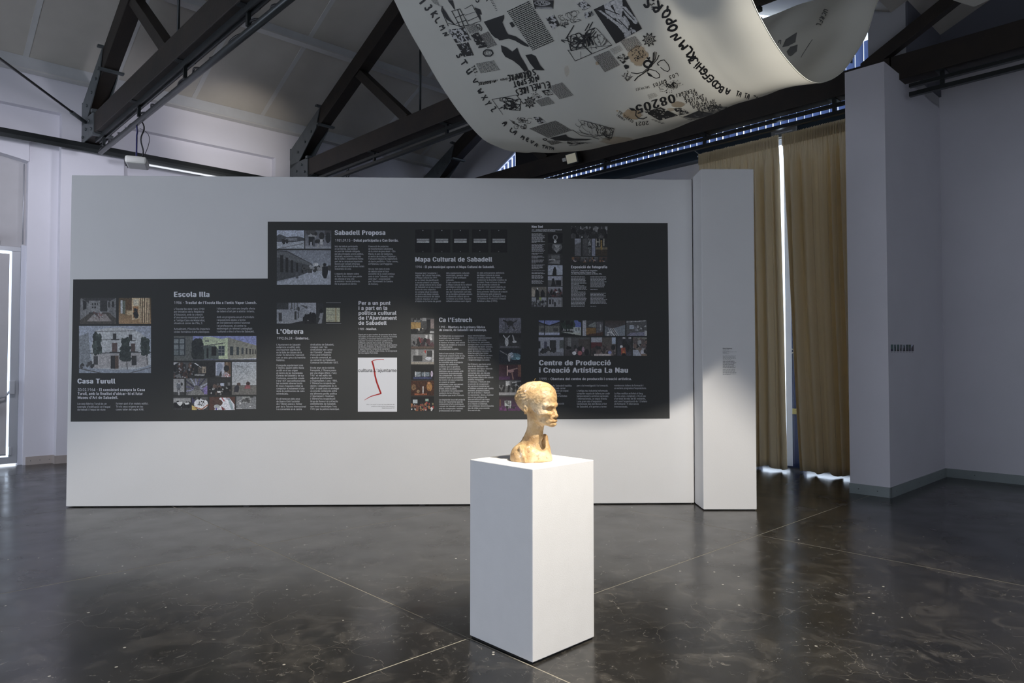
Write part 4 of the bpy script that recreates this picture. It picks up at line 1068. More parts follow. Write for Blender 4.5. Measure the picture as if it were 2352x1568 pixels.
bod(["Ca l'Estruch és un equipament", 'municipal creat per donar', 'suport a les arts escèniques,', 'la música i el teatre, amb cessió', "d'espais de residència temporal", 'i un espai teatral', 'de presentació al públic.', '', "Amb el nom actual, L'Estruch,", "Fàbrica de creació d'arts en viu,", 'aquest equipament públic amb', 'projecció internacional', 'es consolida amb un projecte', 'singular de residències', 'creatives que es gestiona', 'per mitjà de convocatòries', 'públiques que es resolen amb', 'comissions de professionals.', 'Les companyies i les artistes', 'residents tenen la possibilitat', 'de mostrar els seus projectes', 'en creació al mateix', 'equipament, cosa que permet', "que s'estableixi un diàleg", 'artístic entre el públic,', 'la comunitat i les companyies', 'residents de les diferents', "disciplines que acull L'Estruch.", '', 'La singularitat local del projecte', "recau en l'oportunitat que les", "companyies d'arts escèniques", 'i visuals de Sabadell convisquin', 'amb les companyies i artistes', 'professionals en un mateix'], 1008.2, 773.0, 944.4, 3.4, 60)
bod(['espai interdisciplinari,', 'multiplicant exponencialment', 'la creativitat del centre.', "Ca l'Estruch és, així mateix,", 'un espai obert a la ciutadania:', 'companyies de teatre amateur,', 'associacions cíviques, grups', 'joves de música i escolars de', 'totes les edats han trobat', "sempre a Ca l'Estruch un marc", 'natural de trobada, de lleure', "i d'aprenentatge a la ciutat.", '', "Ca l'Estruch, que havia estat", 'una de les fàbriques més', "importants de l'època daurada", 'del tèxtil a Sabadell, es', 'converteix així, una dècada', 'després del seu tancament,', 'en la primera fàbrica de creació', 'artística inaugurada', "a Catalunya. L'Estruch obre", 'un procés de recuperació', 'del patrimoni industrial per', "a finalitats culturals que s'aniria", 'estenent, progressivament,', "per tot el territori. L'Estruch", 'va representar, doncs, el primer', 'pas en les polítiques de', 'descentralització del mapa', "d'equipaments públics per", 'a la creació a Catalunya,', 'unes polítiques desenvolupades', 'des de mitjan anys noranta', 'fins avui en dia.'], 1074.8, 772.4, 943.6, 3.4, 59.5)
head('Nau Sud', 1221, 523.2, 5.2, 26.2)
sub(["1997 - {Trasllat de l'activitat del Centre de Producció}", "{i Creació Artística La Nau a Ca l'Estruch.}"], 1221, 528.8, 2.6, [69.5, 55], 3.1)
ri = random.Random(3)
def greek(x, y0, y1, cap, wd, n, blanks=(), short=()):
    """type too small to read in the photograph: lines of tiny nonsense strokes of the same length and rhythm"""
    i = T('text_block', 'ink_body'); dy = (y1-y0)/(n-1)
    for r_ in range(n):
        if r_ in blanks: continue
        L = wd*(ri.uniform(0.3, 0.6) if r_ in short else ri.uniform(0.78, 1.0)); p = x
        while p < x+L-1:
            l = min(ri.uniform(2, 7), x+L-p); i.rect(p, y0+dy*r_-cap*0.62, p+l, y0+dy*r_); p += l+0.9
    done(i)
greek(1221, 537.5, 651, 1.6, 31, 52, (10, 19, 22, 26, 31, 37, 39, 42, 47), (9, 21, 25, 30, 36))
head('Exposició de fotografia', 1311.5, 616.0, 5.8, 83.8)
sub(["2008.05.07 - {Exposició de fotografies}", "{de Gemma Casado i Iolanda Pujol}", "{a la Sala Club de l'Acadèmia de Belles Arts.}"], 1311.5, 622.6, 2.7, [60.5, 56, 71.5], 3.8)
greek(1311.5, 636, 703.6, 2.0, 38, 24, (), (6, 11))
greek(1356, 636, 697, 2.0, 38.5, 22, (9, 11, 12), (10,))
greek(1356, 702, 703.5, 1.4, 14, 2, (0,))
i_ = T('heading', 'ink_white'); i_.text('Centre de Producció', 1238, 838.8, 11.4, 166, HB); i_.text('i Creació Artística La Nau', 1238, 855.8, 11.4, 206, HB); done(i_)
sub(['1995 - {Obertura del centre de producció i creació artística.}'], 1238.4, 872.4, 5.4, [213])
bod(["L'Ajuntament de Sabadell habilita", 'la gran nau fabril del carrer', 'Gurrea per esdevenir un espai', 'dedicat a la creativitat,', "amb la confluència d'artistes", 'en residència', 'i recerca artística', 'i la seva pròpia producció'], 1238, 887.4, 928.6, 4.1, 75)
bod(['per a la investigació i la formació.', '', "L'antiga nau industrial reformada", 'comprèn espais de tallers per cedir', 'temporalment a artistes nacionals', "i internacionals, un espai d'arxiu", "i una gran sala d'exposició.", "Gestionada des del Museu d'Art", "de Sabadell, s'hi porten a terme"], 1324.8, 887.2, 935.4, 4.1, 76)
bod(['nombrosos tallers de formació i', "un extens programa d'exposicions.", '', 'La Nau realitza activitat al llarg', "de nou anys, comptant-s'hi el pas", "d'un total de més de 85 residents,", "així com l'organització de 12 tallers", 'de formació i 9 intercanvis', 'internacionals.'], 1410.8, 887.0, 935.4, 4.1, 75.5)

fph = plane_fn(P0, PN, INV, 0.0030)
def ph(x0, y0, x1, y1, ops, seed=1, lab=None, name='photograph', sc=1.6):
    wd, ht = max(4, round((x1-x0)*sc)), max(4, round((y1-y0)*sc))
    o = picture(name, [(x0, y0), (x1, y0), (x1, y1), (x0, y1)], paint(wd, ht, ops, seed), fph, tp, flat=True)
    if lab: o['label'] = lab
SKIN = [(96,70,60), (120,90,78)]
ph(184, 684, 267, 744, [('g', 40, 40), ('p', [(0.02,0),(0.25,0.2),(0.25,0.6),(0,0.85)], 84), ('p', [(1,0),(0.8,0.15),(0.8,0.55),(1,0.8)], 78), ('r',0.25,0.1,0.8,0.55,92),
   ('r',0.56,0.1,0.76,0.52,34), ('p', [(0.08,0.08),(0.18,0.14),(0.18,0.42),(0.08,0.46)], 26), ('r',0.33,0.2,0.37,0.28,30),('r',0.40,0.2,0.44,0.28,30),('r',0.47,0.2,0.5,0.28,30),('r',0.33,0.33,0.37,0.4,30),('r',0.40,0.33,0.44,0.4,30),
   ('r',0.78,0.16,0.82,0.36,24),('r',0.89,0.14,0.94,0.36,24),('p',[(0,0.85),(0.25,0.6),(0.8,0.55),(1,0.8),(1,1),(0,1)],(52,48,42)), ('p',[(0.18,0.9),(0.38,0.62),(0.72,0.62),(0.88,0.9)],(104,96,92)), ('b',0.38,0.54,0.64,0.74,40,0.03,[(70,48,46),(96,66,62),(60,42,40),110]), ('n',0.15,4)], 1, 'interior view of a gallery with a white floor piece')
ph(273, 684, 347, 743.5, [('g', (60,48,30), (128,96,60)), ('r',0.06,0.1,0.12,0.6,140),('r',0.12,0.12,0.2,0.62,(70,76,64)),('r',0.22,0.06,0.42,0.45,(70,48,26)),('r',0.25,0.5,0.41,0.66,(140,118,84)),
   ('p',[(0.41,0),(0.64,0),(0.64,0.8),(0.41,0.86)],(150,128,92)),('r',0.45,0.33,0.61,0.78,(132,86,44)),('b',0.48,0.45,0.58,0.75,20,0.05,[20,34]),('r',0.46,0.05,0.62,0.3,(150,140,118))]
   + [op for k in range(6) for op in (('l',0.66+0.055*k,0,0.67+0.055*k,0.95,1.6,(172,150,112)),('l',0.685+0.055*k,0,0.69+0.055*k,0.95,1.6,(60,42,22)))] + [('n',0.12,3)], 2, 'photograph of picture stores in warm light')
W_ = lambda x, y, w_, h_, c=34: ('r', x, y, x+w_, y+h_, c)
ph(182, 748.5, 347, 856.5, [('g',(112,118,130),(122,126,134)), ('p',[(0,0.22),(0.13,0.14),(0.17,0.9),(0,0.95)],(92,96,100)),('p',[(0.2,1),(0.16,0.5),(0.22,0.1),(0.35,0.05),(0.55,0.03),(0.75,0.07),(0.86,0.15),(0.97,0.3),(1,0.85),(0.8,0.96)],(132,134,134)),
   ('l',0.2,0.3,0.8,0.27,1.2,90),('l',0.22,0.12,0.78,0.1,1.5,84),('l',0.16,0.58,1,0.56,2.2,70),('p',[(0.2,0.6),(0.95,0.58),(0.97,0.86),(0.2,0.9)],(122,118,116)),
   W_(0.47,0.16,0.05,0.13),W_(0.46,0.36,0.07,0.2,(66,50,46)),W_(0.69,0.18,0.05,0.12),W_(0.72,0.37,0.06,0.18,(60,46,42)),W_(0.26,0.18,0.045,0.11),W_(0.44,0.63,0.06,0.28,28),W_(0.5,0.63,0.05,0.28,(66,50,40)),W_(0.73,0.63,0.07,0.2,36),W_(0.2,0.64,0.06,0.18,44),
   ('l',0.45,0.29,0.55,0.29,2,40),('l',0.43,0.56,0.57,0.56,2.4,36),('l',0.68,0.31,0.78,0.31,2,40),('l',0.7,0.55,0.82,0.55,2.2,40),
   ('b',0.20,0.18,0.30,0.60,120,0.028,[(34,42,38),(48,58,52),(26,34,30)]),('b',0.60,0.28,0.69,0.72,180,0.028,[(26,34,32),(38,48,42),(20,28,26)]),('b',0.87,0.28,0.97,0.60,130,0.028,[(30,38,36),(44,54,48)]),('b',0.575,0.45,0.71,0.7,90,0.03,[(26,34,32),(36,44,40)]),('l',0.66,0.7,0.67,0.96,1.5,40),('l',0.94,0.6,0.95,0.82,1.4,50),
   ('p',[(0,0.84),(0.2,0.9),(0.5,0.93),(0.8,0.92),(1,0.82),(1,1),(0,1)],(104,110,120)),('l',0,0.9,0.3,1,2,60),('l',0.7,1,1,0.88,1.5,70),('b',0.02,0.78,0.2,0.88,10,0.03,[36,50]),('n',0.1,5)], 3, 'wide photograph of a pale curved corner house with trees')
ph(399.6, 771.5, 589, 828, [('g',(100,106,150),(92,100,140)),('r',0,0,0.23,1,(70,72,68)),('r',0,0.08,0.14,0.8,(34,40,44)),('r',0.0,0.12,0.055,0.3,(92,98,98)),('r',0.07,0.12,0.125,0.3,(96,102,102)),('r',0,0.34,0.055,0.54,(88,94,94)),('r',0.07,0.34,0.125,0.54,(92,98,98)),('r',0,0.58,0.055,0.77,(80,86,86)),('r',0.07,0.58,0.125,0.77,(84,90,90)),
   ('p',[(0.30,0.25),(0.35,0.12),(0.36,0.02),(0.44,0.02),(0.58,0.12),(0.655,0.06),(0.655,0.93),(0.3,0.93)],(142,152,118)),('p',[(0.655,0.06),(1,0.38),(1,0.9),(0.655,0.93)],(104,102,90)),('p',[(0.32,0.42),(0.5,0.38),(0.55,0.6),(0.54,0.93),(0.24,0.93),(0.24,0.5)],(62,70,66)),
   ('b',0.24,0.25,0.33,0.9,60,0.12,[(28,32,32),(36,40,38)]),('l',0.33,0.42,0.62,0.28,1.4,60),W_(0.375,0.17,0.05,0.06,(90,96,84)),W_(0.455,0.44,0.06,0.36,26),W_(0.54,0.40,0.075,0.4,(40,50,56)),('l',0.578,0.4,0.578,0.8,1,90),('l',0.54,0.55,0.615,0.55,1,90),('l',0.54,0.67,0.615,0.67,1,90),W_(0.395,0.5,0.025,0.4,30),
   W_(0.68,0.42,0.038,0.36,(44,50,52)),W_(0.76,0.45,0.03,0.32,(46,52,54)),W_(0.82,0.47,0.026,0.28,(52,58,60)),W_(0.87,0.49,0.022,0.26,46),W_(0.915,0.52,0.018,0.22,46),W_(0.95,0.54,0.016,0.2,46),W_(0.98,0.55,0.014,0.18,46),
   ('l',0.655,0.95,1,0.9,1.5,(140,140,136)),('r',0.23,0.94,1,1,(58,60,62)),('n',0.08,4)], 4, 'photograph of a long yellow green factory building')
crowd = lambda n, a=0.4, cs=(24,34,44,60,(60,44,38),(84,66,56)): ('b',0,a,1,1,n,0.1,list(cs))
ph(399, 832, 446, 868, [('g',60,50),('p',[(0,0),(0.2,0),(0,0.3)],150),('r',0.2,0,0.3,0.2,(110,100,90)),crowd(90,0.12,(24,34,(62,44,36),(80,60,48),(50,34,30))),('b',0.05,0.1,1,1,12,0.05,[110,90]),('p',[(0,0.9),(0.3,0.7),(0.4,1)],80)], 5)
ph(447, 832, 494, 866, [('g',30,26),('r',0.18,0.28,0.56,0.74,(58,52,46)),('r',0.38,0.28,0.56,0.72,(112,100,84)),('l',0.02,0.06,0.18,0.2,1.8,175),('l',0.24,0.26,0.32,0.34,1.4,120),('r',0,0.78,0.5,0.9,96),('e',0.48,0.56,0.03,0.14,50),('n',0.2,3)], 6)
ph(495.5, 831.5, 530, 866, [('g',(128,132,144),(130,134,146)),('r',0.58,0,1,1,(82,64,48)),('l',0.75,0,0.75,0.35,1.5,(130,110,84)),('l',0.9,0,0.92,0.9,1.5,(60,44,32)),('e',0.27,0.3,0.2,0.24,(98,106,122)),('p',[(0.05,0.9),(0.1,0.4),(0.36,0.45),(0.3,0.9)],(98,106,122)),('e',0.72,0.42,0.18,0.22,30),('p',[(0.4,1),(0.5,0.78),(0.7,0.65),(0.92,0.8),(1,1)],(112,104,110)),('b',0.65,0.82,0.98,1,14,0.04,[150,(130,60,60)]),('p',[(0.22,0.9),(0.38,0.5),(0.42,0.9)],34),('r',0,0.9,0.4,1,50)], 7)
ph(533, 831, 589, 906, [('g',(116,122,128),(122,124,126)),('r',0,0.71,1,1,(76,74,70)),('l',0,0.715,1,0.715,1.2,60)] + [('l',ri.uniform(0.05,0.95),ri.uniform(0.05,0.65),ri.uniform(0.05,0.95),ri.uniform(0.05,0.65),0.5,(90,94,98)) for _ in range(11)] + [('e',ri.uniform(0.1,0.9),ri.uniform(0.1,0.6),0.012,0.01,44) for _ in range(12)]
   + [('e',0.28,0.68,0.08,0.05,(62,50,44)),('p',[(0.08,0.92),(0.1,0.76),(0.24,0.68),(0.3,0.78),(0.26,0.93)],(34,34,40)),('e',0.66,0.66,0.085,0.06,(44,30,28)),('p',[(0.5,0.82),(0.58,0.7),(0.74,0.71),(0.76,0.82)],(104,52,56)),('n',0.06,6)], 8)
ph(398.7, 870, 423.7, 907, [('g',112,112),('r',0,0.82,1,1,44),('e',0.48,0.13,0.1,0.08,90),('p',[(0.28,0.55),(0.3,0.25),(0.62,0.25),(0.68,0.55)],(74,78,84)),('p',[(0.33,0.55),(0.64,0.55),(0.6,0.9),(0.38,0.9)],(66,68,72)),('r',0.44,0.7,0.54,1,128),('e',0.76,0.32,0.1,0.1,34),('r',0.46,0.24,0.54,0.3,150)], 9)
ph(428, 869, 476.5, 907, [('g',70,70),('n',0.2,2)] + [('l',0.5+0.18*math.cos(t),0.62+0.25*math.sin(t),0.5+0.62*math.cos(t),0.6+0.8*math.sin(t),3.0,c) for t, c in [(k*0.42+2.9, ((96,96,118),(60,58,84),(40,40,54),(110,114,126))[k % 4]) for k in range(11)]] + [('p',[(0.85,0.95),(0.8,0.6),(1,0.4),(1,0.95)],(84,72,120)),('p',[(0.1,1),(0.3,0.7),(0.7,0.7),(0.85,1)],(88,88,86)),('n',0.25,2)], 10)
ph(479.5, 869, 530, 907, [('g',36,30),('r',0.53,0.28,0.7,0.46,(124,130,146)),('r',0.86,0.24,0.98,0.42,70),('r',0.86,0.48,0.98,0.53,150),('r',0.4,0.28,0.46,0.44,66),crowd(60,0.5,(20,26,34,(70,54,46))),('r',0.4,0.76,0.54,0.86,150),('e',0.22,0.62,0.06,0.07,90),('b',0.05,0.55,0.95,0.95,10,0.04,[120,90])], 11)
ph(398.7, 911, 438, 941, [('g',110,100),('r',0,0,1,0.1,50),('r',0,0.1,0.35,0.34,112),('r',0.5,0.1,0.95,0.4,104),crowd(60,0.5,(18,24,30)),('p',[(0.18,0.42),(0.5,0.38),(0.55,0.48),(0.4,0.7),(0.3,0.64)],158),('p',[(0.62,0.45),(0.9,0.42),(0.92,0.56),(0.72,0.6)],150),('r',0,0.85,1,1,40)], 12)
ph(441, 911, 479, 941, [('g',40,44),('r',0,0,0.2,0.5,(46,44,70)),('e',0.55,0.55,0.42,0.42,(156,158,162)),('e',0.5,0.5,0.2,0.3,(150,152,156)),('b',0.34,0.35,0.75,0.68,22,0.035,[30]),('p',[(0,0.65),(0.2,0.75),(0.3,1),(0,1)],(150,128,60)),('l',0.2,0.8,0.6,0.95,2,(132,74,30)),('l',0.6,0.95,0.98,0.6,2,(120,60,30)),('b',0.1,0,0.9,0.12,10,0.1,[30,60])], 13)
ph(481, 911, 540, 941, [('g',(60,36,28),(64,40,32)),('p',[(0.2,1),(0.3,0.4),(0.42,0.06),(0.78,0.08),(0.98,0.6),(0.98,1)],(150,152,160)),('p',[(0.72,0.2),(0.8,0.15),(0.9,0.6),(0.95,1),(0.85,0.95)],(104,120,126)),('e',0.32,0.45,0.2,0.28,(56,38,32)),('e',0.3,0.75,0.12,0.16,(120,122,124)),('l',0.1,0.1,0.45,0.5,6,(64,44,36)),('r',0.66,0.12,0.8,0.18,(40,30,60)),('l',0.5,0.1,0.58,0.32,2.2,(130,44,50)),('p',[(0.45,0.7),(0.65,0.98),(0.5,1)],(96,36,34)),('r',0.24,0.84,0.3,1,(60,50,110))], 14)
ph(543, 910, 588.5, 939, [('g',(80,82,84),(92,94,96)),('r',0.32,0.02,0.72,0.5,(104,106,104)),('r',0.46,0.1,0.66,0.2,50),('b',0.3,0.2,0.7,0.42,12,0.08,[44,56]),('r',0.7,0,0.85,0.1,40),('e',0.2,0.55,0.04,0.09,150),('l',0,0.55,0.4,0.1,1,120),('l',0.66,0.8,0.74,0.8,1.2,165),('r',0,0.95,0.3,1,150),('n',0.12,3)], 15)
# Sabadell Proposa
ph(636, 529, 699, 571, [('g',(132,138,152),(120,124,136)),('p',[(0,0.62),(0,0.3),(0.1,0.2),(0.35,0.36),(0.75,0.32),(1,0.42),(1,0.62),(0.6,0.66)],(56,58,62)),('r',0.33,0.42,0.74,0.56,(92,94,98)),('p',[(0,0.66),(0.6,0.64),(1,0.56),(1,1),(0,1)],(122,126,132)),('l',0.05,1,0.95,0.72,1.2,80),('b',0.2,0.5,0.4,0.66,8,0.06,[34]),('n',0.1,3)], 16)
ph(701, 529, 760.7, 571, [('g',(70,72,76),(96,98,104)),('e',0.28,0.25,0.16,0.2,110),('r',0.14,0.35,0.36,0.8,(30,32,34)),('b',0.12,0.0,0.9,0.3,14,0.12,[36,54]),('e',0.88,0.4,0.1,0.3,(34,36,38)),('b',0.2,0.55,0.7,0.62,8,0.06,[34]),('r',0.3,0.5,0.37,0.9,(56,58,62)),('r',0.46,0.5,0.54,0.75,40),('r',0.46,0.72,0.54,0.98,120),('r',0.57,0.5,0.68,0.78,136),('r',0.58,0.78,0.67,0.98,110),('r',0.2,0.62,0.26,0.9,(120,122,126)),('r',0,0.88,1,1,(110,112,118)),('r',0.46,0.72,0.54,0.96,118)], 17)
ph(636, 574.6, 760, 653.7, [('g',(98,102,110),(104,108,116)),('p',[(0,0),(0.2,0.02),(0.66,0.4),(0.62,0.62),(0.4,0.75),(0,0.9)],(52,54,56)),('p',[(0,0.02),(0.2,0.06),(0.66,0.42),(0.66,0.46),(0,0.2)],(72,74,76)),('p',[(0,0.95),(0.4,0.76),(0.62,0.62),(1,0.55),(1,1),(0,1)],(120,124,132))]
   + [W_(0.06+0.1*k, 0.14+0.075*k, 0.06-0.008*k, 0.5-0.07*k, 30) for k in range(5)] + [('e',0.72,0.42,0.05,0.06,150),('b',0.5,0.5,1,0.58,34,0.045,[30,44,60,110]),('p',[(0.84,0.72),(0.84,0.48),(0.94,0.46),(0.95,0.62),(0.92,0.82),(0.87,0.82)],(26,28,30)),('e',0.885,0.42,0.03,0.05,30),('p',[(0.35,0.82),(0.35,0.62),(0.4,0.62),(0.4,0.82)],(60,62,66)),('p',[(0.58,0.66),(0.58,0.54),(0.65,0.54),(0.65,0.66)],50),('n',0.08,5)], 18, 'black and white street photograph with long sheds')
ph(635.8, 695, 743, 743, [('g',(104,106,112),(108,110,114)),('r',0,0,0.25,0.33,(42,44,44)),('p',[(0.48,0.02),(0.85,0),(0.85,0.5),(0.78,0.6)],(116,118,124)),('p',[(0.5,0.1),(0.66,0.18),(0.65,0.3)],60)] + [W_(0.31+0.06*k, 0, 0.02, 0.28, 64) for k in range(3)] + [W_(0.04,0.48,0.07,0.42,46),W_(0.38,0.42,0.045,0.38,40),W_(0.45,0.45,0.02,0.3,50),('b',0.25,0.26,0.48,0.36,6,0.05,[50]),('p',[(0.56,1),(0.56,0.7),(0.62,0.58),(0.72,0.6),(0.84,0.56),(0.86,1)],24),('b',0.58,0.55,0.84,0.64,14,0.05,[22]),('r',0.845,0,1,1,(36,37,38)),('p',[(0.28,1),(0.48,0.9),(0.6,0.86),(0.6,1)],30),('p',[(0.88,1),(0.93,0.75),(0.9,0.72),(0.93,0.5),(1,0.48),(0.98,0.72),(0.96,1)],(92,94,98)),('e',0.95,0.4,0.04,0.1,26),('e',0.67,0.85,0.008,0.015,150),('n',0.1,3)], 19, 'black and white photograph of a village street with a crowd')
ph(749, 706.7, 781, 739, [('g',(128,130,104),(122,122,98)),('l',0.05,0.2,0.95,0.2,0.8,70),('l',0.1,0.36,0.9,0.36,0.5,96),('l',0.1,0.5,0.9,0.5,0.5,96),('l',0.1,0.8,0.8,0.8,0.5,96),('r',0.64,0,0.74,1,(112,100,70)),('l',0.1,0.92,0.5,0.92,0.9,80),('n',0.08,3)], 20, 'small cream coloured document', 'document')
i_ = T('thin_rules', 'ink_body'); i_.rect(749, 694.8, 783, 695.3); i_.rect(749, 742.6, 784, 743.1); done(i_)
# poster with red stroke
po = Ink(fph); po.rect(822, 821, 912, 945); o_ = po.obj('poster', 'ink_white', tp); o_['label'] = 'white poster with a red brush stroke'
i_ = Ink(plane_fn(P0, PN, INV, 0.0038))
i_.line([(882.0, 825.6), (876, 824.8), (868, 825.4), (858.5, 827.2), (855, 829)], 1.5); i_.line([(854.5, 828.5), (857.5, 838), (860, 850), (861.5, 862), (865, 876), (870, 890), (875, 903)], 3.6); i_.line([(875, 903.5), (864, 906.5), (852, 910), (842, 915.5), (837.5, 918.5)], 2.9, taper=True)
o_ = i_.obj('brush_stroke', 'ink_red', tp); o_['label'] = 'red brush stroke'
i_ = Ink(plane_fn(P0, PN, INV, 0.0042)); i_.text("cultura.L'ajuntame", 822.3, 854.0, 7.4, 89.4, 0.012); o_ = i_.obj('poster_lettering', 'ink_black', tp)
i_ = Ink(plane_fn(P0, PN, INV, 0.0042))
for l, x_, y_, w_ in (('Per a un punt i a part en una dècada de', 842, 929.5, 64), ("política cultural de l'Ajuntament", 853, 933.8, 53), ('Sabadell, desembre del 1989', 877, 937.6, 29)): i_.text(l, x_, y_, 2.1, w_, shear=0.2)
i_.obj('poster_caption', 'ink_black', tp)
# five black folders
for k, x_ in enumerate((953.6, 997, 1039.5, 1084.2, 1127.5)):
    ph(x_, 527, x_+37.4, 579.8, [('g',17,16),('r',0.1,0.405,0.87,0.45,118),('r',0.1,0.48,0.87,0.58,128),('l',0.15,0.53,0.6,0.53,0.6,90),('e',0.48,0.04,0.03,0.022,110),('e',0.48,0.96,0.03,0.022,80)], 30+k)
# Ca l'Estruch, left column then right column
L6 = [[('g',60,40),('r',0,0.28,0.42,0.72,(120,92,46)),('b',0,0,0.6,0.25,14,0.1,[70,90,34]),('r',0.5,0,0.66,0.2,110),('r',0.68,0.1,0.85,0.75,26),('r',0.85,0.08,1,0.7,(104,92,88)),('p',[(0.1,0.86),(0.25,0.68),(0.55,0.68),(0.4,0.82)],(138,132,118)),crowd(20,0.75,(22,30,40)),('r',0.82,0.85,1,1,120)],
  [('g',84,60),('r',0.62,0.06,0.72,0.42,130),('r',0.8,0,0.92,0.42,134),crowd(44,0.4,((50,30,34),(30,28,34),(64,40,44),24)),('p',[(0.32,0.2),(0.38,0.22),(0.44,0.6),(0.4,0.6)],(96,30,30)),('r',0,0.85,1,1,(62,50,42))],
  [('g',80,90),('r',0.2,0.0,0.32,0.7,110),('r',0.52,0.02,0.66,0.6,(92,92,90)),('p',[(0.56,0.1),(0.66,0.05),(0.64,0.28)],(130,34,34)),('r',0.7,0.1,0.95,0.5,40),('e',0.76,0.62,0.14,0.12,(130,132,138)),('r',0.1,0.42,0.5,0.8,36),('r',0,0.86,1,1,(104,98,88)),('l',0.95,0.1,0.95,0.8,2,130)],
  [('g',14,18),('r',0.16,0.45,0.42,0.78,(84,92,98)),('r',0.46,0.48,0.8,0.76,(70,80,88)),('l',0.2,0.45,0.2,0.8,1,140),('l',0.6,0.48,0.6,0.78,1,140),('e',0.9,0.6,0.05,0.2,(120,110,128)),('r',0.1,0.8,0.9,0.95,(34,40,70)),('n',0.2,3)],
  [('g',(52,26,12),(44,22,12)),('e',0.8,0.4,0.12,0.3,(120,78,34)),('e',0.76,0.15,0.05,0.08,(140,92,58)),('e',0.12,0.45,0.1,0.2,(84,60,36)),('e',0.32,0.72,0.07,0.1,(108,84,58)),('l',0.52,0.4,0.52,0.85,1.5,150),('r',0.15,0.86,0.7,0.96,(104,50,26)),('n',0.3,3)],
  [('g',14,22),('r',0.08,0.22,0.28,0.48,(120,128,132)),('r',0.62,0.16,0.76,0.34,(96,120,110)),('b',0.02,0.5,1,1,60,0.07,[(120,74,40),(90,50,36),30,(110,98,60),(120,40,34),150,24])]]
for k, (y_, y2) in enumerate(((730, 765), (767.4, 800.4), (802, 836.2), (838, 872.2), (874, 908.2), (910, 943.6))): ph(944, y_, 997, y2, L6[k], 40+k)
R6 = [[('g',(74,74,84),(66,66,74)),('l',0.28,0.05,0.32,0.9,1.2,40),('e',0.5,0.35,0.16,0.18,34),('l',0.2,0.15,0.5,0.4,3,32),('l',0.5,0.4,0.78,0.2,2.5,34),('l',0.5,0.4,0.42,0.7,3,32),('l',0.55,0.4,0.7,0.75,2.5,34),('b',0,0.5,1,1,50,0.02,[96,90]),('n',0.2,3)],
  [('g',22,44),('e',0.35,0.55,0.08,0.3,130),('l',0.3,0.3,0.2,0.1,2,120),('l',0.38,0.3,0.48,0.12,2,120),('l',0.62,0.1,0.68,0.45,2.4,120),('e',0.7,0.55,0.1,0.08,134),('r',0.05,0.84,0.9,0.95,(70,70,74)),('n',0.15,3)],
  [('g',(22,26,32),(26,30,36)),('e',0.72,0.5,0.26,0.24,(56,84,94)),('e',0.86,0.6,0.1,0.12,(90,130,140)),('e',0.56,0.4,0.1,0.18,(110,120,130)),('e',0.46,0.55,0.06,0.3,120),('l',0.05,0.1,0.45,0.45,1.6,90),('n',0.3,3)],
  [('g',(54,30,32),(44,24,40)),('r',0.85,0,1,0.8,(90,56,44)),('e',0.52,0.42,0.16,0.1,(140,100,96)),('l',0.38,0.1,0.38,0.7,2.2,(140,110,98)),('l',0.55,0.35,0.82,0.24,2,(130,98,88)),('l',0.58,0.5,0.64,0.95,2.4,(116,82,70)),('r',0,0.8,0.5,1,(56,26,60))],
  [('g',80,60),('r',0,0,0.3,0.3,40),('r',0.3,0.04,0.48,0.36,136),('r',0.56,0.1,1,0.3,34),('l',0.6,0.14,0.8,0.1,1.6,150),('b',0,0.25,1,0.75,26,0.09,[26,34,110,70]),('p',[(0.08,0.9),(0.2,0.4),(0.28,0.4),(0.24,0.9)],22),('p',[(0.36,0.9),(0.42,0.3),(0.52,0.35),(0.46,0.9)],24),('p',[(0.6,0.9),(0.6,0.25),(0.72,0.4),(0.72,0.9)],28),('r',0,0.82,1,1,(96,96,98))],
  [('g',(26,18,22),(60,24,60)),('r',0.26,0.3,0.55,0.66,(118,126,124)),('b',0.3,0.36,0.5,0.6,6,0.07,[60,80]),('b',0.26,0.7,0.56,0.84,8,0.05,[110,84]),('b',0,0.7,1,1,24,0.07,[(80,34,80),(56,26,60),26]),('r',0.02,0.2,0.08,0.7,(70,44,26))]]
for k, (y_, y2) in enumerate(((730, 764.4), (766.8, 799.8), (802, 835.2), (837.2, 871.8), (873.8, 907.2), (910, 943))): ph(1146, y_, 1197, y2, R6[k], 50+k)
N7 = [[('g',16,16),('e',0.5,0.42,0.17,0.27,96),('e',0.5,0.42,0.1,0.18,24),('e',0.5,0.85,0.09,0.16,150)],
  [('g',26,26),('e',0.62,0.3,0.34,0.5,70),('p',[(0.4,0.1),(0.85,0.1),(0.65,0.55)],110),('p',[(0.4,0.5),(0.85,0.4),(0.6,0.95)],104),('n',0.15,4)],
  [('g',50,44),('r',0.25,0.1,0.8,0.5,76),('r',0.1,0.5,0.5,0.6,130),('p',[(0,0.9),(0.5,0.6),(0.85,0.6),(0.8,1)],88),('r',0.85,0,1,1,34),('n',0.15,3)],
  [('g',(118,124,136),(122,126,136)),('p',[(0.3,1),(0.36,0.4),(0.42,0.2),(0.52,0.2),(0.6,0.5),(0.6,1)],20),('e',0.48,0.25,0.06,0.1,18),('n',0.1,6)],
  [('g',(116,118,130),(108,110,122)),('r',0,0.4,1,1,66),('r',0.55,0.4,0.9,0.95,26),('e',0.36,0.36,0.08,0.14,22),('p',[(0.22,1),(0.28,0.5),(0.46,0.5),(0.56,1)],28),('r',0.9,0.1,1,1,100)],
  [('g',(110,110,118),(50,44,44)),crowd(40,0.3,(22,30,(70,36,36),40)),('e',0.6,0.52,0.08,0.08,130)],
  [('g',(96,98,104),(100,100,102)),('r',0.08,0.2,0.22,0.7,36),('r',0.27,0.2,0.38,0.7,50),('r',0.7,0.25,0.85,0.7,80),('p',[(0.42,0.95),(0.42,0.45),(0.54,0.5),(0.54,0.95)],20),('r',0.9,0,1,1,80)]]
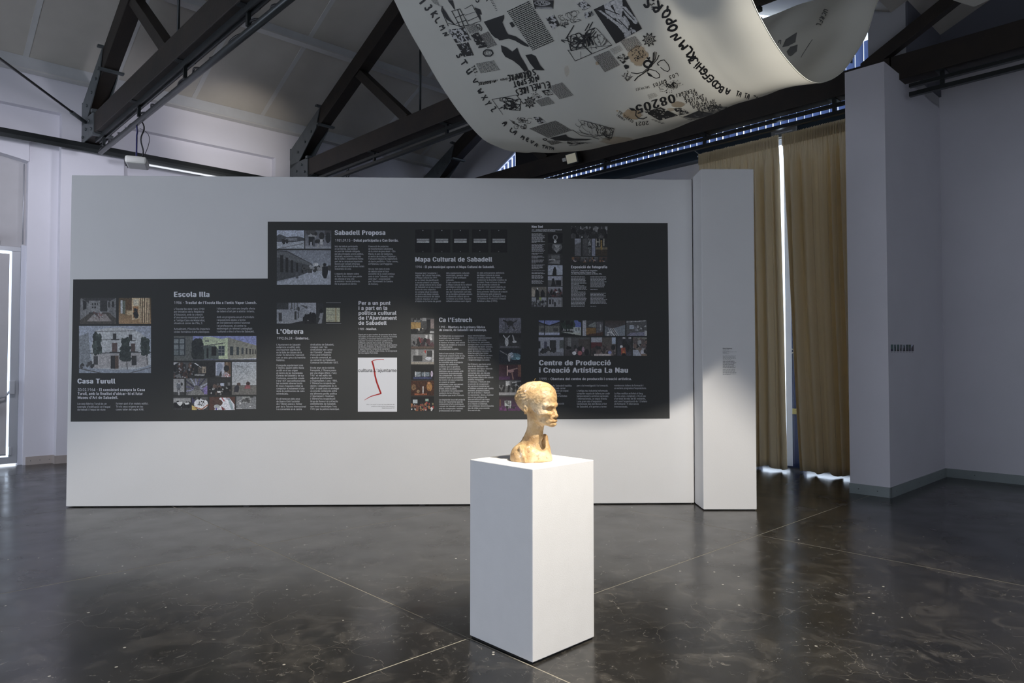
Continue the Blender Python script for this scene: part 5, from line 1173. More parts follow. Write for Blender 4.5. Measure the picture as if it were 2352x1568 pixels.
for k, (y_, y2) in enumerate(((536, 558), (560, 582), (584, 606.5), (609, 632), (634, 657), (658.6, 681), (683, 705))): ph(1258.4, y_, 1292, y2, N7[k], 60+k)
ph(1221, 658.6, 1255, 681, [('g',(84,80,72),(70,66,60)),('p',[(0,0.1),(0.3,0.4),(0.2,1),(0,1)],(120,112,98)),('p',[(0.25,1),(0.25,0.4),(0.38,0.15),(0.5,0.5),(0.5,1)],24),('p',[(0.62,1),(0.62,0.5),(0.75,0.25),(0.88,0.6),(0.88,1)],26),('e',0.4,0.2,0.05,0.08,140)], 70)
ph(1221, 683, 1255, 705, [('g',(116,118,124),(60,62,66)),('r',0.3,0,0.5,0.5,34),('p',[(0.5,0),(0.68,0),(0.6,0.5)],(110,124,60)),crowd(36,0.4,(30,44,70,100))], 71)
ph(1311.6, 520, 1395, 547, [('g',44,30),('b',0,0.05,1,0.35,40,0.13,[84,96,40,26,112]),('b',0,0.4,1,1,40,0.2,[22,30,46,60]),('e',0.3,0.9,0.015,0.06,150),('n',0.2,2)], 72)
ph(1320, 548, 1334, 588, [('g',(112,114,124),60),('p',[(0,0.35),(1,0.2),(1,1),(0,1)],(70,70,72))], 73)
ph(1338, 548, 1350, 588, [('g',60,52),('n',0.1,4)], 74)
ph(1351.5, 548, 1357, 588, [('g',100,60),('r',0,0.4,1,0.5,30),('n',0.5,3)], 75)
ph(1359, 548, 1367, 588, [('g',(100,102,116),(96,98,112))], 76)
ph(1368, 548, 1395, 588, [('g',30,40),('r',0.02,0,0.1,0.42,(120,116,104)),('r',0.28,0,0.36,0.42,(120,116,104)),('r',0.1,0.16,0.28,0.22,(120,116,104)),('r',0.66,0,0.74,0.42,(124,120,108)),('r',0,0.5,1,0.62,(84,76,56)),('r',0.42,0.1,0.55,0.75,(110,84,36)),('r',0,0.65,1,1,(46,38,28)),('n',0.15,3)], 77)
for k, x_ in enumerate((1311.6, 1332.5, 1353.7, 1375)): ph(x_, 590, x_+19.5, 602.6, [('g',(60,46,38) if k in (0, 3) else 76, 34),('r',0.3+0.05*k,0.5,0.6+0.05*k,0.9,(120,110,110)),('b',0,0.2,1,1,8,0.15,[24,44,(100,66,40)])], 80+k)
A5 = [[('g',(78,88,136),(92,102,150)),('p',[(0,0.1),(0.5,0.34),(1,0.1),(1,0.8),(0,0.8)],(50,50,52)),('l',0,0.12,0.48,0.34,2.4,22),('l',0.52,0.34,1,0.12,2.4,22),('r',0,0.36,1,0.76,(74,74,70)),('r',0.08,0.5,0.3,0.72,46),('r',0.7,0.5,0.92,0.72,46),('r',0,0.79,1,0.93,(124,128,144)),('l',0.27,0,0.27,0.95,1.6,20),('r',0,0.94,1,1,50),('l',0.48,0.4,0.48,0.78,0.8,120)],
  [('g',(26,32,28),(30,34,32)),('b',0.5,0,0.95,0.3,20,0.13,[(62,74,132)]),('b',0,0,0.6,0.6,70,0.12,[(26,36,30),(36,48,40),20]),('r',0.62,0.42,1,0.8,(124,130,130)),('r',0.73,0.48,0.77,0.68,50),('r',0.86,0.46,0.92,0.66,50),('b',0.05,0.58,0.6,0.7,16,0.05,[110,44]),('p',[(0,0.74),(1,0.82),(1,0.98),(0.6,0.9)],(128,130,122)),('r',0,0.9,0.7,1,24)],
  [('g',44,36),('r',0,0,0.17,1,(118,118,124)),('r',0.18,0.48,0.66,0.92,(94,66,30)),('p',[(0.3,0.3),(0.6,0.1),(0.66,0.1),(0.66,0.46),(0.3,0.4)],(84,88,86)),('r',0.68,0.1,1,0.8,(66,64,68)),('r',0.86,0.25,0.91,0.65,110),('p',[(0.18,1),(0.3,0.9),(0.8,0.8),(1,0.72),(1,1)],(54,36,30)),('n',0.12,3)],
  [('g',(50,42,38),(62,64,68)),('p',[(0.45,0.5),(1,0.28),(1,1),(0.6,1)],(92,98,104)),('p',[(0,0.35),(0.3,0.5),(0.5,1),(0,1)],(78,82,88))] + [('l',0.18+0.08*k,0.52,0.34+0.12*k,1,1,140) for k in range(4)] + [('l',0.14,0.8,0.3,0.74,2,150),('l',0.3,0.74,0.48,1,2.4,150),('r',0.1,0.88,0.2,1,130)],
  [('g',60,66),('l',0,0.1,0.95,0.02,1.2,130),('r',0.15,0.3,0.38,0.56,(116,122,132)),('r',0.4,0.36,0.62,0.7,(84,84,90)),('b',0.4,0.36,0.95,0.6,16,0.05,[110,44,130]),('p',[(0,1),(0.2,0.8),(0.9,0.75),(1,1)],(92,92,108)),('r',0.9,0.66,1,1,130),('n',0.12,3)]]
for k, (x_, x2) in enumerate(((1237.6, 1285), (1289, 1334.6), (1338, 1385), (1389, 1435.7), (1438.7, 1485.6))): ph(x_, 735.8, x2, 771, A5[k], 90+k)
B5 = [[('g',(96,98,108),(86,86,92)),('r',0,0,1,0.12,(112,114,126)),('r',0,0.14,1,0.8,(104,106,114)),('r',0,0.2,0.08,0.6,30),('r',0.22,0.22,0.34,0.6,(50,52,66)),('r',0.45,0.15,0.7,0.8,36),('r',0.84,0.15,1,0.6,(60,64,62)),('b',0.1,0.6,0.7,0.85,26,0.07,[24,34,96])],
  [('g',(60,60,60),(48,44,44)),('r',0.12,0,0.25,0.5,84),('r',0.55,0.1,1,0.8,(56,50,46)),('b',0.1,0.5,1,1,24,0.09,[24,34]),('e',0.38,0.85,0.08,0.1,160),('e',0.6,0.85,0.09,0.12,(126,62,64)),('e',0.73,0.66,0.05,0.14,(116,92,104)),('e',0.45,0.7,0.05,0.1,(100,84,90))],
  [('g',(66,60,54),(60,54,50)),('r',0,0,0.45,0.27,(116,118,124)),('r',0,0.27,0.45,0.6,(70,30,32)),('r',0.85,0,1,0.36,(122,132,148)),crowd(44,0.55,((72,60,56),(50,42,40),34,(92,80,76))),('e',0.76,0.82,0.07,0.1,(98,102,150)),('r',0.12,0.9,0.8,1,(140,130,124)),('e',0.9,0.55,0.09,0.14,30)],
  [('g',(40,40,42),(50,50,56)),('r',0.36,0,0.56,0.06,160),('r',0.78,0,0.98,0.06,150),('e',0.28,0.5,0.09,0.08,150),('p',[(0.26,0.92),(0.28,0.56),(0.55,0.55),(0.6,0.92)],(136,54,34)),('p',[(0.36,0.84),(0.45,0.7),(0.54,0.84)],(150,90,34)),('p',[(0.3,1),(0.33,0.86),(0.56,0.86),(0.6,1)],22),('b',0.5,0.2,1,0.7,18,0.1,[30,24,40]),('n',0.1,3)],
  [('g',(96,96,88),(84,70,60)),('r',0.85,0.1,1,0.9,34),crowd(50,0.2,((70,62,60),34,(90,70,62),110)),('p',[(0,1),(0,0.68),(0.36,0.68),(0.62,1)],(124,128,138)),('e',0.66,0.8,0.12,0.12,(134,132,140)),('r',0.6,0.9,1,1,(104,84,66))]]
for k, (x_, x2) in enumerate(((1237, 1294.5), (1297, 1355), (1357.6, 1414), (1418, 1450.4), (1453.7, 1485.6))): ph(x_, 774.7, x2, 817, B5[k], 100+k)

# ---- caption printed on the pillar
fpl = plane_fn(Vector((1.995, 7.349, 0)), Vector((0, -1, 0)), Matrix.Identity(4), 0.0012)
cap_ = Ink(fpl)
cap_.text('Oriol Vaqueny', 1659.8, 801.2, 2.3, 22, 0.045)
cap_.text('Sabadell, 1984', 1660, 804.2, 1.6, 13.2)
cap_.text('{El cap i el temps}, escultura i pedra', 1660, 808.2, 1.4, 32, 0.01); cap_.text('Argila i guix', 1660, 810.2, 1.4, 9); cap_.text('Col·lecció particular', 1660, 812.2, 1.4, 14.6)
for (y0_, n_, dk) in ((817.4, 5, 0.7), (829.0, 9, 1.0), (848.8, 7, 0.8)):
    for r_ in range(n_):
        L = (31 if r_ < n_-1 or n_ == 9 else 20)*ri.uniform(0.82, 1.0); p = 1660.2
        while p < 1660.2+L-1:
            l = min(ri.uniform(2.0, 6.0), 1660.2+L-p); cap_.rect(p, y0_+2*r_-0.75*dk, p+l, y0_+2*r_); p += l+0.8
co = cap_.obj('caption', 'ink_black', pz); co['label'] = 'small black printed caption'

# ---- strip of eight small dark pictures on the column side
nB = -E1
fcl = plane_fn(rp(8.65, 2.84, 0), nB, Matrix.Rotation(-AN, 4, 'Z'), 0.002)
strip = room(empty('picture_strip', label='strip of eight small dark green pictures on the side of the wall column', cat='pictures'))
xs = [2045.6, 2052.6, 2059.8, 2066.6, 2073.6, 2080.4, 2086.6, 2093.0]
pk = [[('g',(34,58,56),(34,56,54)),('r',0,0.66,1,1,(20,20,40))], [('g',(54,72,78),(50,68,70)),('p',[(0.3,0),(0.8,0.2),(1,1),(0.4,1)],20)], [('g',(34,60,56),(22,30,32)),('r',0,0.85,1,1,16)], [('g',(58,60,64),(52,54,60)),('p',[(0,0.4),(0.2,0.5),(0.5,0.9),(0,0.9)],18)],
      [('g',(80,90,96),(84,90,100)),('p',[(0.3,0.1),(0.7,0.1),(1,1),(0,1),(0.25,0.5)],18)], [('g',(34,52,52),(30,34,38)),('r',0,0.8,1,1,26)], [('g',(36,50,40),(34,40,44)),('r',0,0.7,1,1,(32,26,44))], [('g',(98,102,116),(98,102,116)),('p',[(0,0.5),(0.6,0.1),(1,0),(1,1),(0,1)],(28,24,34)),('r',0.4,0.2,0.55,1,52)]]
for k, x_ in enumerate(xs):
    y_ = 791.0 + 0.06*k
    picture('picture', [(x_, y_), (x_+5.2, y_), (x_+5.2, 806.2), (x_, 806.2)], paint(10, 30, pk[k], 120+k), fcl, strip, gain=4.6)
i_ = Ink(fcl)
for x_ in xs: i_.rect(x_+0.2, 808.0, x_+3.2+ri.uniform(0, 1.5), 808.8)
i_.obj('captions', 'ink_black', strip)

# ------------------------------------------------------------------ the great printed canvas hung between the trusses
def cr(P, x):
    """smooth interpolation through (x, y) points"""
    P = sorted(P)
    if x <= P[0][0]: return P[0][1]
    if x >= P[-1][0]: return P[-1][1]
    for i in range(len(P)-1):
        if P[i][0] <= x <= P[i+1][0]:
            x0, y0 = P[i]; x1, y1 = P[i+1]
            def sl(j):
                if j <= 0: return (P[1][1]-P[0][1])/(P[1][0]-P[0][0])
                if j >= len(P)-1: return (P[-1][1]-P[-2][1])/(P[-1][0]-P[-2][0])
                return (P[j+1][1]-P[j-1][1])/(P[j+1][0]-P[j-1][0])
            t = (x-x0)/(x1-x0); h_ = x1-x0
            return (2*t**3-3*t*t+1)*y0 + (t**3-2*t*t+t)*h_*sl(i) + (-2*t**3+3*t*t)*y1 + (t**3-t*t)*h_*sl(i+1)
ZL = [(2.80, 4.92), (3.147, 4.457), (3.274, 4.287), (3.451, 4.089), (3.611, 3.913), (3.85, 3.704), (4.102, 3.545), (4.287, 3.508), (4.479, 3.502), (4.8, 3.57), (5.2, 3.83), (5.6, 4.2), (6.10, 4.74)]
ZR = [(2.80, 4.70), (3.10, 4.15), (3.35, 3.80), (3.58, 3.545), (3.755, 3.432), (3.969, 3.347), (4.262, 3.30), (4.486, 3.343), (4.804, 3.505), (5.036, 3.70), (5.287, 3.952), (5.468, 4.224), (5.75, 4.50), (6.10, 4.72)]
NS, NT = 150, 150
sv = []
for j in range(NT+1):
    A_ = 2.80 + 3.30*j/NT; e_ = abs(A_-4.4)/1.65
    zl, zr = cr(ZL, A_), cr(ZR, A_)
    for i in range(NS+1):
        s_ = i/NS; B_ = 4.68 - 2.83*s_
        bow = -0.11*math.sin(math.pi*min(1, s_*1.15)**0.9)*math.exp(-((A_-4.5)/1.1)**2) if s_ < 1/1.15 else 0
        fold = (0.014*math.sin(s_*19+1.0) + 0.008*math.sin(s_*43+A_*1.3) + 0.030*math.sin(s_*13+0.6*A_)*s_ + 0.020*math.sin(s_*37+1.1*A_)*s_*s_)*(0.25+1.3*e_**1.3)
        if j > NT*0.55: fold += (0.050*math.sin(s_*24+A_*0.8) + 0.022*math.sin(s_*47-A_))*(j/NT-0.55)*2.0*(0.3+s_)
        fold *= min(1.0, max(0.15, (6.10-A_)/0.5))
        edge = 0.018*math.sin(min(1, s_/0.10)*math.pi*1.5)*(1 if s_ < 0.10 else 0)
        sv.append(rp(A_ + 0.02*math.sin(s_*9+A_), B_, zl*(1-s_)+zr*s_ + bow + fold*0.9))
sf = [(j*(NS+1)+i, j*(NS+1)+i+1, (j+1)*(NS+1)+i+1, (j+1)*(NS+1)+i) for j in range(NT) for i in range(NS)]
BVH = BVHTree.FromPolygons([tuple(v) for v in sv], sf)
SO = rp(4.45, 3.27, 3.30)
sh = empty('printed_canvas', SO, 0, 'huge pale canvas covered in black print sagging like a hammock overhead', 'canvas')
mb = MB(); mb.add([v-SO for v in sv], sf, True); cv = mb.obj('canvas_cloth', 'sheet', sh)
ed = MB()
ed.tube([sv[j*(NS+1)+NS]-SO for j in range(0, NT+1, 2)], 0.0028, 5); ed.obj('hem', 'sheet', sh)
ed = MB(); ed.tube([sv[j*(NS+1)]-SO for j in range(0, NT+1, 2)], 0.0028, 5); ed.obj('hem', 'sheet', sh)
for A_, z_ in ((2.80, 4.80), (6.10, 4.73)):
    for B_ in (4.5, 3.3, 2.1):
        zz = cr(ZL, A_)*(1-(4.68-B_)/2.83) + cr(ZR, A_)*((4.68-B_)/2.83)
        MB().tube([rp(A_, B_, zz)-SO, rp(A_ - (0.06 if A_ < 4 else -0.07), B_, 4.93)-SO], 0.006, 6).obj('tie_cord', 'frame_white', sh)

def sheet_fn(off):
    o = Vector((0, 0, H))
    def f(px, py, lay=0):
        d = ray(px, py).normalized(); hit, n, idx, dist = BVH.ray_cast(o, d)
        if hit is None: return None
        if n.dot(d) > 0: n = -n
        return hit + n*off - SO
    return f
fsh = sheet_fn(0.004)
SK = []
def K(): i = Ink(fsh); return i
STK = {'A': [[(0,0),(.2,.75),(.5,1),(.8,.7),(.8,0)],[(.15,.4),(.8,.45)]], 'B': [[(.1,0),(.1,1),(.6,1),(.75,.8),(.5,.55),(.1,.5)],[(.5,.55),(.85,.3),(.6,0),(.1,0)]], 'C': [[(.85,.85),(.5,1),(.15,.7),(.12,.3),(.4,0),(.85,.1)]],
 'D': [[(.1,0),(.1,1),(.55,.95),(.85,.5),(.55,.05),(.1,0)]], 'E': [[(.85,1),(.15,1),(.12,0),(.85,0)],[(.12,.5),(.7,.52)]], 'F': [[(.15,0),(.15,1),(.85,1)],[(.15,.5),(.7,.5)]], 'G': [[(.85,.8),(.5,1),(.15,.6),(.2,.1),(.6,0),(.85,.3),(.5,.4)]],
 'H': [[(.12,0),(.12,1)],[(.85,0),(.85,1)],[(.12,.5),(.85,.5)]], 'I': [[(.45,0),(.5,.8)],[(.5,1),(.52,1.02)]], 'J': [[(.3,1),(.85,1),(.55,.5),(.8,.25),(.5,-.1),(.1,.1)]], 'K': [[(.15,0),(.15,1)],[(.85,1),(.15,.45),(.85,0)]], 'L': [[(.15,1),(.15,0),(.85,0)]],
 'M': [[(.05,0),(.15,1),(.5,.35),(.85,1),(.95,0)]], 'N': [[(.1,0),(.15,1),(.8,.05),(.85,1)]], 'O': [[(.5,1),(.15,.7),(.15,.25),(.5,0),(.85,.3),(.8,.75),(.5,1)]], 'P': [[(.15,0),(.2,1),(.7,.95),(.85,.7),(.5,.45),(.2,.5)]],
 'Q': [[(.5,1),(.15,.7),(.15,.25),(.5,0),(.85,.3),(.8,.75),(.5,1)],[(.55,.3),(1,-.1)]], 'R': [[(.15,0),(.2,1),(.75,.9),(.7,.6),(.2,.5),(.9,0)]], 'S': [[(.85,.85),(.5,1),(.2,.8),(.75,.35),(.6,.02),(.1,.1)]], 'T': [[(0,1),(1,1)],[(.5,1),(.5,0)]],
 'U': [[(.12,1),(.15,.2),(.45,0),(.8,.2),(.85,1)],[(.85,1),(.9,0)]], 'V': [[(.05,1),(.45,0),(.9,1)]], 'W': [[(.0,1),(.25,0),(.5,.7),(.75,0),(1,1)]], 'X': [[(.1,0),(.9,1)],[(.1,1),(.9,0)]], 'Y': [[(.1,1),(.5,.5),(.9,1)],[(.5,.5),(.4,-.1)]], 'Z': [[(.1,1),(.85,1),(.1,0),(.9,0)]],
 '.': [[(.3,0),(.35,.03)]], "'": [[(.3,1),(.25,.8)]], ' ': [], '2': [[(.1,.8),(.5,1),(.85,.7),(.1,0),(.9,0)]], '0': [[(.5,1),(.15,.7),(.15,.25),(.5,0),(.85,.3),(.8,.75),(.5,1)]], '1': [[(.2,.8),(.5,1),(.5,0)]]}
rh = random.Random(11)
def smooth_(pts):
    if len(pts) < 3: return pts
    out = [pts[0]]
    for i in range(len(pts)-1):
        (x0, y0), (x1, y1) = pts[i], pts[i+1]; out += [(x0*.75+x1*.25, y0*.75+y1*.25), (x0*.25+x1*.75, y0*.25+y1*.75)]
    return out + [pts[-1]]
def hand(ink, s, x, y, d, adv, cap, wd, wob=0.12, cw=None):
    """hand lettering from (x, y), writing direction d"""
    L = math.hypot(*d); ux, uy = d[0]/L, d[1]/L; vx, vy = uy, -ux; cw = cw or adv*0.78
    for k, ch in enumerate(s):
        ox, oy = x+ux*adv*k, y+uy*adv*k; r = rh.uniform(-wob, wob)
        for st in STK.get(ch, []):
            pts = []
            for (a, b) in smooth_(st):
                a2 = a - b*r; b2 = b + a*r*0.5; pts.append((ox+ux*a2*cw+vx*b2*cap, oy+uy*a2*cw+vy*b2*cap))
            ink.line(pts, wd*rh.uniform(0.9, 1.15))
def letters(ink, s, pos, wds, caps, lw):
    for k, ch in enumerate(s):
        x, y = pos[k]; a = pos[max(k-1, 0)]; b = pos[min(k+1, len(s)-1)]; d = (b[0]-a[0], b[1]-a[1]); L = math.hypot(*d)
        ux, uy = d[0]/L, d[1]/L; c = caps[0]+(caps[1]-caps[0])*k/(len(s)-1); w_ = wds[0]+(wds[1]-wds[0])*k/(len(s)-1); l = lw[0]+(lw[1]-lw[0])*k/(len(s)-1)
        hand(ink, ch, x-ux*w_/2-uy*c/2, y-uy*w_/2+ux*c/2, d, w_, c, l, cw=w_)
i_ = K()
letters(i_, 'ABCDEFGHIJKLMNOPQRS', [(1671,209),(1656,204),(1649,197),(1641,189),(1632,181),(1623,172),(1617,163),(1609,153),(1601,147),(1593,139),(1588,128),(1581,116),(1569,104),(1553,84),(1546,62),(1542,45),(1531,31),(1511,17),(1490,5)], (10, 19), (13, 25), (3.2, 5.2))
hand(i_, 'TA TA TA', 1690, 218, (1, .28), 6.5, 11, 2.2); i_.obj('hand_lettering', 'ink_black', sh)
i_ = K()
letters(i_, 'IJKLMN', [(971, 3), (985, 17), (998, 32), (1007, 46), (1017, 62), (1024, 78)], (12, 9), (16, 12), (4, 2.4))
letters(i_, 'STUVWXYZ', [(1056, 128), (1066, 144), (1078, 164), (1091, 187), (1103, 209), (1113, 223), (1122, 236), (1134, 250)], (11, 8), (12, 12), (3.4, 2.6))
letters(i_, 'A LA MEVA TATA', [(1160,283),(1167,290),(1176,298),(1183,303),(1191,308),(1201,314),(1212,320),(1222,326),(1232,332),(1240,335),(1248,336),(1256,338),(1263,339),(1270,340)], (8, 6), (10, 5), (2.6, 1.8)); i_.obj('hand_lettering', 'ink_black', sh)
i_ = K(); i_.text('08205', 1548, 213.5, 19.5, 97, 0.05, d=(-.955, .297)); i_.text('2021', 1490, 276, 9.5, 36, 0.03, d=(-.93, .1)); o_ = i_.obj('printed_digits', 'ink_black', sh)
i_ = K()
D_ = (-.94, .26)
hand(i_, 'EL', 1262, 186, D_, 11, 14, 2.6); hand(i_, 'MELIK', 1240, 190, D_, 9, 14, 2.6); hand(i_, 'GES', 1208, 199, D_, 9.5, 14, 2.6)
hand(i_, 'NO', 1236, 171, D_, 11, 14, 2.6); hand(i_, 'ES', 1217, 177, D_, 9, 12, 2.4); hand(i_, 'POT', 1200, 182, D_, 8, 12, 2.4)
hand(i_, 'SO', 1229, 157, D_, 11, 14, 2.6); hand(i_, 'BROMPRE', 1214, 163, (-.97, .2), 7.2, 13, 2.4)
i_.obj('hand_lettering', 'ink_black', sh)
i_ = K()
for k_, (l, x_, y_) in enumerate((('PEREGRI', 1595, 202), ('DE LA', 1600, 210), ('JAVIERE', 1616, 215), ('PA VIU', 1622, 222), ('AVINGUDA', 1640, 226), ('SENSESA', 1645, 233), ('BONES S.', 1655, 238))): hand(i_, l, x_, y_, (-.93, .28), 6.8, 8, 1.6)
hand(i_, 'LOS', 1557, 166, (-.9, .32), 8.5, 8, 1.5); hand(i_, 'GATOS', 1530, 181, (-.93, .33), 7.0, 8, 1.5); hand(i_, 'SALVAJES', 1492, 196, (-.96, .2), 4.2, 5, 0.9)
hand(i_, 'YO VIERTO', 1420, 258, (.75, .55), 4.6, 6, 1.1); hand(i_, 'CARMEN', 1416, 264, (.8, .58), 3.8, 5, 0.9)
hand(i_, 'TES.', 1083, 152, (.45, .88), 7, 7, 1.5); hand(i_, 'A BOSTRE', 1138, 183, (-.98, .15), 5.2, 6, 1.3); hand(i_, 'BARA INTRIGANTE', 1165, 178, (-.95, .15), 4.2, 5, 0.9)
hand(i_, 'SA', 1494, 8, (.3, .9), 8, 9, 2); hand(i_, 'J', 1092, 2, (.9, .4), 14, 12, 2.4); hand(i_, 'Y', 1116, 0, (.9, .4), 10, 10, 2.4)
i_.obj('hand_lettering', 'ink_black', sh)

def block(ink, c, rows, fill=0.62, seed=1):
    rs = random.Random(seed); (a, b, c_, d) = c
    def P(u, v): return ((a[0]*(1-u)+b[0]*u)*(1-v)+(d[0]*(1-u)+c_[0]*u)*v, (a[1]*(1-u)+b[1]*u)*(1-v)+(d[1]*(1-u)+c_[1]*u)*v)
    Lw = math.dist(a, b)
    for r in range(rows):
        v0 = r/rows; v1 = v0+fill/rows; u = 0.0
        while u < 1:
            w_ = rs.uniform(2.0, 6.5)/Lw; u2 = min(1, u+w_)
            ink.tri([P(u, v0), P(u2, v0), P(u2, v1), P(u, v1)], [(0, 1, 2, 3)]); u = u2+0.9/Lw
S2 = lambda *p: [(880+x/3.734, y/3.734) for x, y in p]
i_ = K()
block(i_, S2((1065,95),(1255,5),(1475,355),(1288,437)), 25, 0.55, 1)
i_.obj('printed_text_block', 'ink_black', sh)
i_ = K()
for k_, (c_, n_, f_) in enumerate(((S2((1805,485),(1940,430),(2035,555),(1905,618)), 22, .5), (S2((2035,350),(2165,305),(2228,385),(2100,440)), 14, .5), (S2((1415,740),(1540,705),(1640,815),(1520,850)), 20, .5), (S2((1305,860),(1420,825),(1480,885),(1360,912)), 12, .5),
      (S2((705,215),(785,198),(828,268),(745,290)), 12, .5), (S2((838,298),(905,267),(982,385),(897,415)), 20, .55), (S2((1255,1100),(1480,1030),(1625,1115),(1420,1180)), 22, .6), (S2((800,545),(950,517),(1008,600),(842,632)), 9, .45), (S2((1400,1205),(1480,1200),(1545,1220),(1445,1240)), 10, .6), (S2((1950,420),(2030,385),(2065,425),(1990,470)), 6, .25), (S2((415,0),(470,0),(500,60),(440,30)), 7, .4), (S2((920,0),(945,0),(990,95),(975,100)), 7, .35))):
    block(i_, c_, n_, f_, 5+k_)
S3 = lambda *p: [(1400+x/3.734, y/3.734) for x, y in p]
block(i_, S3((590,990),(650,1000),(790,1015),(700,1030)), 6, .5, 33); block(i_, S3((355,1020),(380,1020),(485,1055),(460,1060)), 4, .6, 34); block(i_, S3((325,810),(390,790),(420,820),(345,850)), 7, .3, 35)
i_.obj('printed_text_block', 'ink_black', sh)

# solid black shapes
i_ = K(); i_.poly(S2((865,185),(1040,125),(1040,155),(1025,190),(1060,270),(1075,292),(1140,310),(1250,385),(1250,402),(1200,385),(1130,345),(1080,330),(1000,345),(985,330),(960,320),(930,290),(900,240))); i_.obj('printed_shape', 'ink_black', sh)
i_ = K(); i_.poly(S2((1428,1180),(1570,1148),(1580,1170),(1640,1185),(1795,1190),(1740,1200),(1560,1205),(1480,1200))); i_.obj('printed_shape', 'ink_black', sh)
i_ = K(); i_.poly(S2((1012,385),(1060,405),(1110,440),(1152,405),(1175,470),(1230,560),(1245,600),(1215,612),(1170,560),(1120,520),(1050,485),(1020,440))); i_.obj('printed_shape', 'ink_black', sh)
i_ = K(); i_.poly(S2((1222,470),(1275,462),(1310,480),(1325,510),(1350,560),(1388,600),(1310,598),(1262,540))); i_.obj('printed_shape', 'ink_black', sh)
i_ = K(); i_.poly(S2((500,45),(540,100),(580,165),(625,215),(600,200),(545,165),(515,110))); i_.obj('printed_shape', 'ink_black', sh)
i_ = K(); i_.poly(S2((785,60),(835,80),(850,125),(830,120),(845,175),(815,140))); i_.obj('printed_shape', 'ink_black', sh)
i_ = K(); i_.poly(S2((555,0),(600,0),(622,92),(585,40))); i_.obj('printed_shape', 'ink_black', sh)
i_ = K(); i_.poly(S2((1085,195),(1110,185),(1135,222),(1108,235))); i_.obj('printed_shape', 'ink_black', sh)
i_ = K(); i_.poly(S3((122,560),(140,548),(170,560),(168,580),(140,592))); i_.obj('printed_shape', 'ink_black', sh)
i_ = K(); i_.poly(S3((318,612),(350,628),(372,648),(358,655),(335,645))); i_.obj('printed_shape', 'ink_black', sh)
i_ = K(); i_.poly(S3((405,535),(420,545),(430,560),(415,558))); i_.obj('printed_shape', 'ink_black', sh)
i_ = K(); i_.poly(S3((165,920),(205,925),(235,945),(190,945))); i_.obj('printed_shape', 'ink_black', sh)

i_ = K()   # line drawings
i_.line(S3((410,540),(440,515),(470,510),(505,550),(518,590),(500,610),(470,600),(440,575)), 1.8); i_.line(S3((325,610),(345,590),(400,605),(430,635),(430,660),(400,668),(360,650)), 1.8)
i_.line(S3((185,620),(240,628),(290,615),(330,580),(360,560)), 2.0); i_.line(S3((215,690),(245,655),(300,620),(335,590),(350,560)), 2.6); i_.line(S3((345,565),(375,520),(378,450)), 2.6); i_.line(S3((355,560),(395,500),(402,445)), 2.0); i_.line(S3((360,560),(410,505),(425,470)), 2.0); i_.line(S3((340,560),(385,500),(390,440)), 1.6)
i_.line([(x, y) for x, y in S3(*[(330+34*math.cos(t), 545+28*math.sin(t)) for t in [k*math.pi/5 for k in range(10)]])], 5.0, True); i_.line(S3((320,490),(335,500),(345,490),(335,515)), 3.2)
i_.line(S3((205,930),(230,950),(225,985),(250,1010),(290,1015),(320,1000)), 2.2)
def star(cx, cy, r, w_):
    for k in range(9):
        t = k*2*math.pi/9+0.2; t2 = t+2*math.pi/9; p = (cx+r*math.cos(t), cy+r*math.sin(t)); q2 = (cx+r*math.cos(t2), cy+r*math.sin(t2)); m_ = (cx+r*0.55*math.cos((t+t2)/2), cy+r*0.55*math.sin((t+t2)/2))
        i_.line([p, m_, q2], w_); i_.line([(cx, cy), p], w_*0.6)
        i_.line([(cx+r*0.45*math.cos(t), cy+r*0.45*math.sin(t)), (cx+r*0.32*math.cos((t+t2)/2), cy+r*0.32*math.sin((t+t2)/2)), (cx+r*0.45*math.cos(t2), cy+r*0.45*math.sin(t2))], w_*0.6)
star(1491.5, 90, 16, 1.6); star(1217, 234, 13.5, 1.4)
i_.line(S2((590,95),(660,75),(735,215),(660,225),(600,110)), 1.4, True); i_.line(S2((640,80),(700,235)), 1.8); i_.line(S2((620,150),(700,120)), 1.6); i_.line(S2((625,200),(720,170)), 1.6)
i_.line(S2((700,75),(765,40),(840,180),(775,200)), 1.2); i_.line(S2((705,130),(790,100)), 1.0); i_.line(S2((725,180),(815,140)), 1.4); i_.line(S2((515,50),(500,85),(560,220)), 1.4); i_.line(S2((500,85),(610,210)), 1.0); i_.line(S2((560,200),(620,210),(700,240)), 1.6)
i_.line(S2((865,440),(885,425),(930,428),(945,455),(925,478),(880,478),(862,460)), 3.0, True); i_.line(S2((880,440),(922,435),(925,465),(885,470)), 0.8, True); i_.line(S2((895,448),(912,446)), .8); i_.line(S2((897,458),(914,456)), .8)
i_.line(S2((800,210),(825,205),(850,240),(845,262),(815,245)), 1.3, True); i_.line(S2((805,225),(848,250)), 1.0); i_.line(S2((825,205),(830,255)), 1.0)
i_.line(S2((1585,430),(1965,385),(1830,240)), 1.0); i_.line(S2((1965,385),(1650,520),(1585,425)), 1.2); i_.line(S2((1695,440),(1700,500)), .8); i_.line(S2((1735,400),(1790,455)), 2.4)
i_.line(S2((935,850),(1145,812),(1205,890)), 1.2); i_.line(S2((935,850),(1030,980)), 1.0); i_.line(S2((1050,830),(1065,920)), 1.0)
i_.line(S2((1625,1110),(1700,1160),(1780,1165),(1850,1190)), 1.0); i_.line(S2((1370,1188),(1390,1184),(1405,1192),(1390,1204)), 1.6, True)
